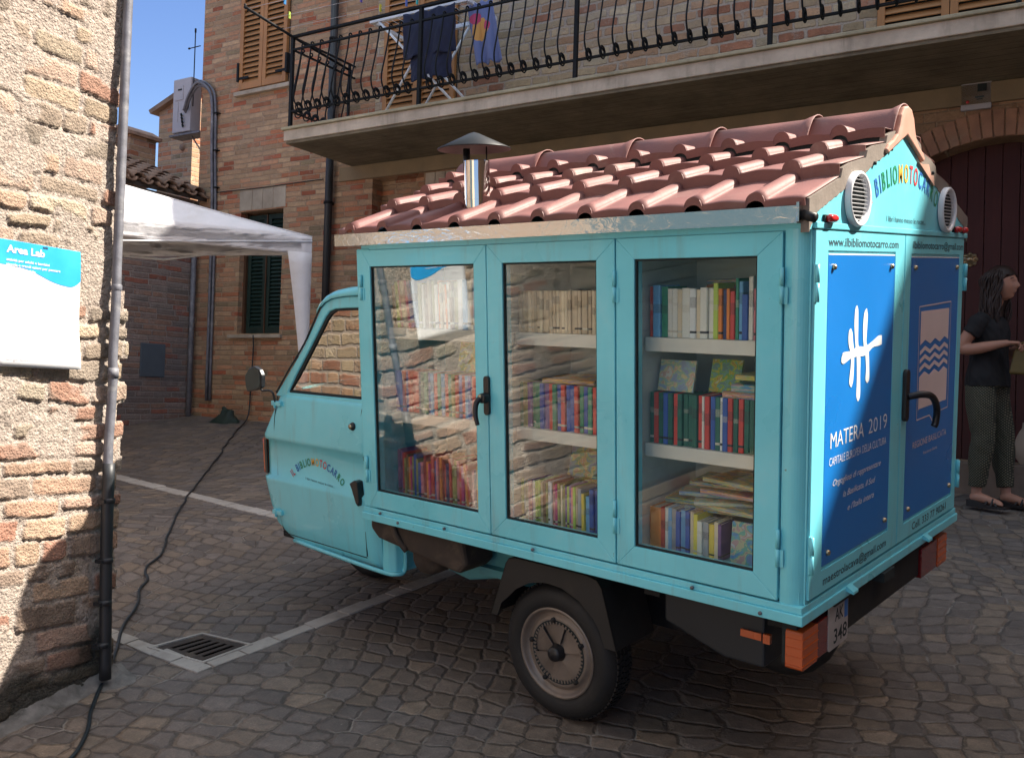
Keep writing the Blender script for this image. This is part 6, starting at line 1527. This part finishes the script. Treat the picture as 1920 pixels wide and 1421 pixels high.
loft(mb, [(-.012, -.070, .88, .080, .068), (-.012, -.085, .76, .080, .074), (-.002, -.09, .62, .068, .066), (.010, -.092, .49, .052, .052), (-.008, -.092, .36, .054, .050), (-.024, -.09, .20, .038, .036), (-.034, -.09, .10, .032, .030), (-.036, -.09, .05, .034, .032)], 18)
loft(mb, [(-.008, .070, .88, .080, .068), (.005, .085, .76, .080, .074), (.035, .09, .62, .068, .066), (.062, .095, .49, .052, .052), (.062, .10, .36, .054, .050), (.074, .10, .20, .038, .036), (.082, .10, .10, .032, .030), (.084, .10, .05, .034, .032)], 18)
for ax, ay in ((-.036, -.09), (.084, .10)):
    mb.tube(crom([(ax - .03, ay, .055), (ax + .0, ay, .062), (ax + .05, ay - .002, .058), (ax + .10, ay - .004, .046), (ax + .145, ay - .008, .036), (ax + .175, ay - .010, .032)], 3), [.026, .030, .033, .036, .036, .035, .033, .031, .029, .028, .027, .026, .024, .021, .017, .013][:16], 12)
    for k in range(5): mb.tube([(ax + .15, ay - .028 + .013 * k, .033), (ax + .190 - .006 * k, ay - .032 + .0135 * k, .028)], .0085, 8)
# hands: palm plus five bent fingers each
def hand(wr, d, up_, side, fl):
    wr, d, up_, side = Vector(wr), Vector(d).normalized(), Vector(up_).normalized(), Vector(side).normalized()
    P0 = []
    for f, a_, b_ in ((-.02, .018, .020), (.02, .015, .026), (.05, .014, .033), (.08, .012, .033)):
        c_ = wr + d * f; P0.append([tuple(c_ + up_ * a_ * math.cos(2 * math.pi * k / 12) + side * b_ * math.sin(2 * math.pi * k / 12)) for k in range(12)])
    mb.add([p for r in P0 for p in r], [(i * 12 + k, i * 12 + (k + 1) % 12, (i + 1) * 12 + (k + 1) % 12, (i + 1) * 12 + k) for i in range(3) for k in range(12)] + [tuple(range(11, -1, -1)), tuple(36 + k for k in range(12))])
    for k, (o_, L) in enumerate(((-.024, .062), (-.008, .070), (.008, .066), (.023, .052))):
        p0 = wr + d * .072 + side * o_; pts_ = [(*p0, .0085)]; cur = p0; ang = .15
        for j, f in enumerate((.45, .32, .23)):
            ang += fl * (.55 + .1 * k); dd = d * math.cos(ang) - up_ * math.sin(ang); cur = cur + dd * L * f; pts_.append((*cur, .0080 - .0008 * j))
        mb.tube([p_[:3] for p_ in pts_], [p_[3] for p_ in pts_], 8)
    p0 = wr + d * .022 - side * .020; p1 = p0 + d * .028 - side * .022 - up_ * .006; p2 = p1 + d * .026 - side * .004 - up_ * .012
    mb.tube([p0, p1, p2], [.011, .0098, .0085], 8)
hand((.155, -.13, 1.105), (1, .45, -.02), (0, 0, 1), (.4, -1, 0), 1.0)
hand((.19, .05, 1.10), (1, -.25, -.10), (0, 0, 1), (.25, 1, 0), 1.1)
# head: shaped from a sphere (local: x forward)
HC = Vector((.070, 0, 1.515)); rows = []
for i in range(33):
    th = math.pi * i / 32; row = []
    for j in range(48):
        ph = 2 * math.pi * j / 48
        d = Vector((math.sin(th) * math.cos(ph), math.sin(th) * math.sin(ph), math.cos(th)))
        x, y, z = d.x * .092, d.y * .073, d.z * .112
        if d.z < 0: y *= 1 - .28 * (-d.z) ** 1.5; x = x * (1 - .10 * (-d.z)) + (.012 * (-d.z) if d.x > 0 else .030 * (-d.z))
        g2 = lambda yy, zz, sy, sz: math.exp(-((y - yy) / sy) ** 2 - ((z - zz) / sz) ** 2) if d.x > 0 else 0
        x += .017 * g2(0, -.022, .012, .015) + .014 * g2(0, -.004, .008, .022) - .010 * (g2(.028, .008, .013, .010) + g2(-.028, .008, .013, .010)) + .005 * g2(0, .028, .045, .008) + .009 * g2(0, -.052, .020, .006) + .007 * g2(0, -.064, .018, .006) - .006 * g2(0, -.058, .022, .0022) + .013 * g2(0, -.092, .020, .014) + .004 * (g2(.035, -.025, .018, .02) + g2(-.035, -.025, .018, .02))
        row.append((HC.x + x, HC.y + y, HC.z + z))
    rows.append(row + [row[0]])
mb.grid(rows)
for s_ in (-1, 1): mb.lathe([(0, .010 * s_), (.012, .012 * s_), (.020, .006 * s_), (.018, -.004 * s_)], (HC.x - .008, s_ * .073, HC.z - .008), 'y', 12)
body_o = part('body', mb, SK, pw, recalc=False)
fuse(body_o, .0042)
b = MB()
for s_ in (-1, 1): b.lathe([(0, .007), (.008, .005), (.011, 0), (.008, -.005), (0, -.007)], (HC.x + .068, s_ * .028, HC.z + .008), 'x', 12)
part('eyes', b, HR, pw)
b = MB(); b.smooth = True
for s_ in (-1, 1): b.tube(crom([(HC.x + .080, s_ * .012, HC.z + .030), (HC.x + .080, s_ * .030, HC.z + .034), (HC.x + .070, s_ * .046, HC.z + .027)], 4), .003, 5)
part('eyebrows', b, HR, pw)
# hair: cap and long wavy fall behind the shoulder
b = MB(); b.smooth = True; rows = []
for i in range(29):
    f = i / 28; row = []
    for j in range(40):
        ph = 2 * math.pi * j / 40; cx = math.cos(ph); cyy = math.sin(ph)
        if f < .5:
            th = f / .5 * math.pi * .56; r = math.sin(th); x = .106 * r * cx - .012; y = .090 * r * cyy; z = .122 * math.cos(th) + .008
            if cx > .2: lim = .055; z = max(z, lim) if abs(cyy) < .98 else z; x = min(x, .078 if z <= lim + .001 else 1)
        else:
            k = (f - .5) / .5; x = -.030 + (.075 - .01 * k) * cx * (1 if cx < 0 else .72 + .12 * math.sin(k * 7)); y = (.088 + .012 * math.sin(k * 3.1)) * cyy; z = -.014 - .25 * k; x -= .015 * k
            if cx > .2: x = min(x, .006 + .006 * math.sin(k * 9 + ph * 3))
        wob = .006 * mnoise.noise(Vector((ph * 3, f * 9, 1)))
        row.append((HC.x + x + wob, HC.y + y + wob, HC.z + z))
    rows.append(row + [row[0]])
b.grid(rows)
rn = random.Random(12)
for k in range(110):    # loose locks over the cap and down the back and shoulder
    a = rn.uniform(math.pi * .36, math.pi * 1.64); r0 = rn.uniform(.2, .9); L = rn.uniform(.16, .34); wv = rn.uniform(.004, .014); ph = rn.uniform(0, 6)
    x0, y0 = math.cos(a), math.sin(a); P = [(HC.x - .012 + .06 * r0 * x0, HC.y + .05 * r0 * y0, HC.z + .128 - .03 * r0)]
    for q in range(1, 8):
        f = q / 7; z_ = HC.z + .10 - (L + .12) * f; rad = (.112 if z_ > HC.z - .02 else .100 + .01 * math.sin(f * 9 + ph))
        P.append((HC.x - .018 + rad * x0 * .98 + wv * math.sin(f * 11 + ph) - .012 * f, HC.y + .094 * y0 + wv * math.cos(f * 9 + ph), z_))
    b.tube(crom(P, 3), [.0065] * 18 + [.005, .0038, .0025, .0012], 5)
part('hair', b, HR, pw, recalc=False)
# top
mb = MB(); mb.smooth = True
loft(mb, [(-.01, 0, .815, .134, .172), (-.01, 0, .88, .134, .170), (-.008, 0, .98, .118, .145), (-.002, 0, 1.07, .108, .135), (.004, 0, 1.14, .114, .140), (.002, 0, 1.22, .106, .150), (.002, 0, 1.280, .080, .128), (.006, 0, 1.308, .058, .095)])
for s_ in (-1, 1): loft(mb, [(-.005, .07 * s_, 1.262, .050, .055), (-.015, .145 * s_, 1.258, .060, .058), (-.038 if s_ < 0 else -.010, .172 * s_, 1.20, .060, .056), (-.056 if s_ < 0 else -.006, .184 * s_, 1.165, .060, .056)], 18)
o = part('top', mb, TOPM, pw, recalc=False); fuse(o, .006, 3, .009)
mb = MB(); mb.smooth = True
loft(mb, [(-.01, 0, .95, .112, .140), (-.01, 0, .88, .122, .152), (-.01, 0, .81, .11, .140)])
loft(mb, [(-.014, -.070, .88, .108, .085), (-.016, -.082, .76, .100, .088), (-.008, -.092, .62, .086, .080), (.004, -.094, .48, .076, .072), (-.008, -.094, .34, .070, .066), (-.024, -.092, .20, .060, .056), (-.032, -.09, .135, .052, .050)], 20)
loft(mb, [(-.008, .070, .88, .108, .085), (.000, .082, .76, .100, .088), (.030, .092, .62, .086, .080), (.054, .098, .48, .076, .072), (.060, .10, .34, .070, .066), (.072, .10, .20, .060, .056), (.080, .10, .135, .052, .050)], 20)
o = part('trousers', mb, TRM, pw, recalc=False); fuse(o, .006, 3, .009)
SA = plain('dark_sandal', (.014, .010, .010), .5)
for x0, y0 in ((-.05, -.09), (.066, .10)):
    b = MB(); b.prism([(x0 - .03, 0), (x0 + .22, 0), (x0 + .225, .012), (x0 + .10, .02), (x0 + .02, .045), (x0 - .032, .048)], 1, y0 - .045, y0 + .040); 
    b.tube([(x0 + .13, y0 - .045, .012), (x0 + .135, y0 - .02, .058), (x0 + .135, y0 + .02, .058), (x0 + .13, y0 + .042, .012)], .009, 6); b.tube([(x0 + .09, y0 - .045, .02), (x0 + .115, y0, .068), (x0 + .16, y0 + .04, .02)], .009, 6); b.tube([(x0 + .165, y0 - .045, .012), (x0 + .13, y0, .064), (x0 + .09, y0 + .042, .02)], .009, 6)
    part('sandal', b, SA, pw, bv=.002)
# handbag she holds
HB = PM @ Matrix.Translation((.245, -.05, .0)); hbm = plain('mustard_leather', (.16, .105, .025), .5, var=.3)
hb = thing('handbag', 'mustard handbag hanging from the hands of the person', 'handbag', HB, (0, 0, .86))
b = MB(); b.prism([(-.095, .90), (.11, .89), (.085, 1.06), (-.06, 1.07)], 1, -.035, .035); part('pouch', b, hbm, hb, bv=.018, seg=3)
b = MB(); b.tube(crom([(-.05, 0, 1.06), (-.035, 0, 1.095), (.0, 0, 1.112), (.04, 0, 1.095), (.06, 0, 1.06)], 5), .006, 6); part('strap', b, hbm, hb)
# shoulder strap belongs to the bag behind her back
b = MB(); b.tube(crom([(.075, -.09, 1.10), (.085, -.075, 1.20), (.045, -.075, 1.30), (-.02, -.08, 1.342), (-.10, -.06, 1.25), (-.125, 0, 1.08), (-.12, .02, .98)], 5), .006, 6); b.xf(PM)
b2 = MB(); b2.prism([(-.20, .90), (-.09, .90), (-.10, 1.04), (-.18, 1.04)], 1, -.02, .10); b2.xf(PM); b.add(b2.v, b2.f)
# beige bag on the doorstep at the right edge
bb = thing('cloth_bag', 'plump beige cloth bag standing on the doorstep at the right edge', 'bag', FAC, (4.72, -.06, .1))
b = MB(); b.smooth = True; rows = []
for k in range(15):
    f = k / 14; z = .10 + .30 * f; r = (.62 + .38 * math.sin(math.pi * min(.93, f * .95 + .12))) ; row = []
    for j in range(28):
        ph = 2 * math.pi * j / 28; q = 1 + .07 * mnoise.noise(Vector((math.cos(ph) * 2, math.sin(ph) * 2, f * 3))); row.append((4.72 + .19 * r * math.cos(ph) * q, -.05 + .075 * r * math.sin(ph) * q, z))
    rows.append(row + [row[0]])
b.grid(rows); b.add([r_ for r_ in rows[0][:-1]], [tuple(range(28))]); b.add([r_ for r_ in rows[-1][:-1]], [tuple(range(28))]); part('pouch', b, plain('beige_canvas', (.42, .31, .22), .8, bumpd=.002, bsc=90), bb, recalc=False)
b = MB(); b.tube(crom([(4.64, -.05, .38), (4.66, -.07, .50), (4.74, -.07, .54), (4.82, -.07, .50), (4.84, -.05, .38)], 5), .008, 6); part('handle', b, plain('beige_strap', (.36, .26, .18), .8), bb)
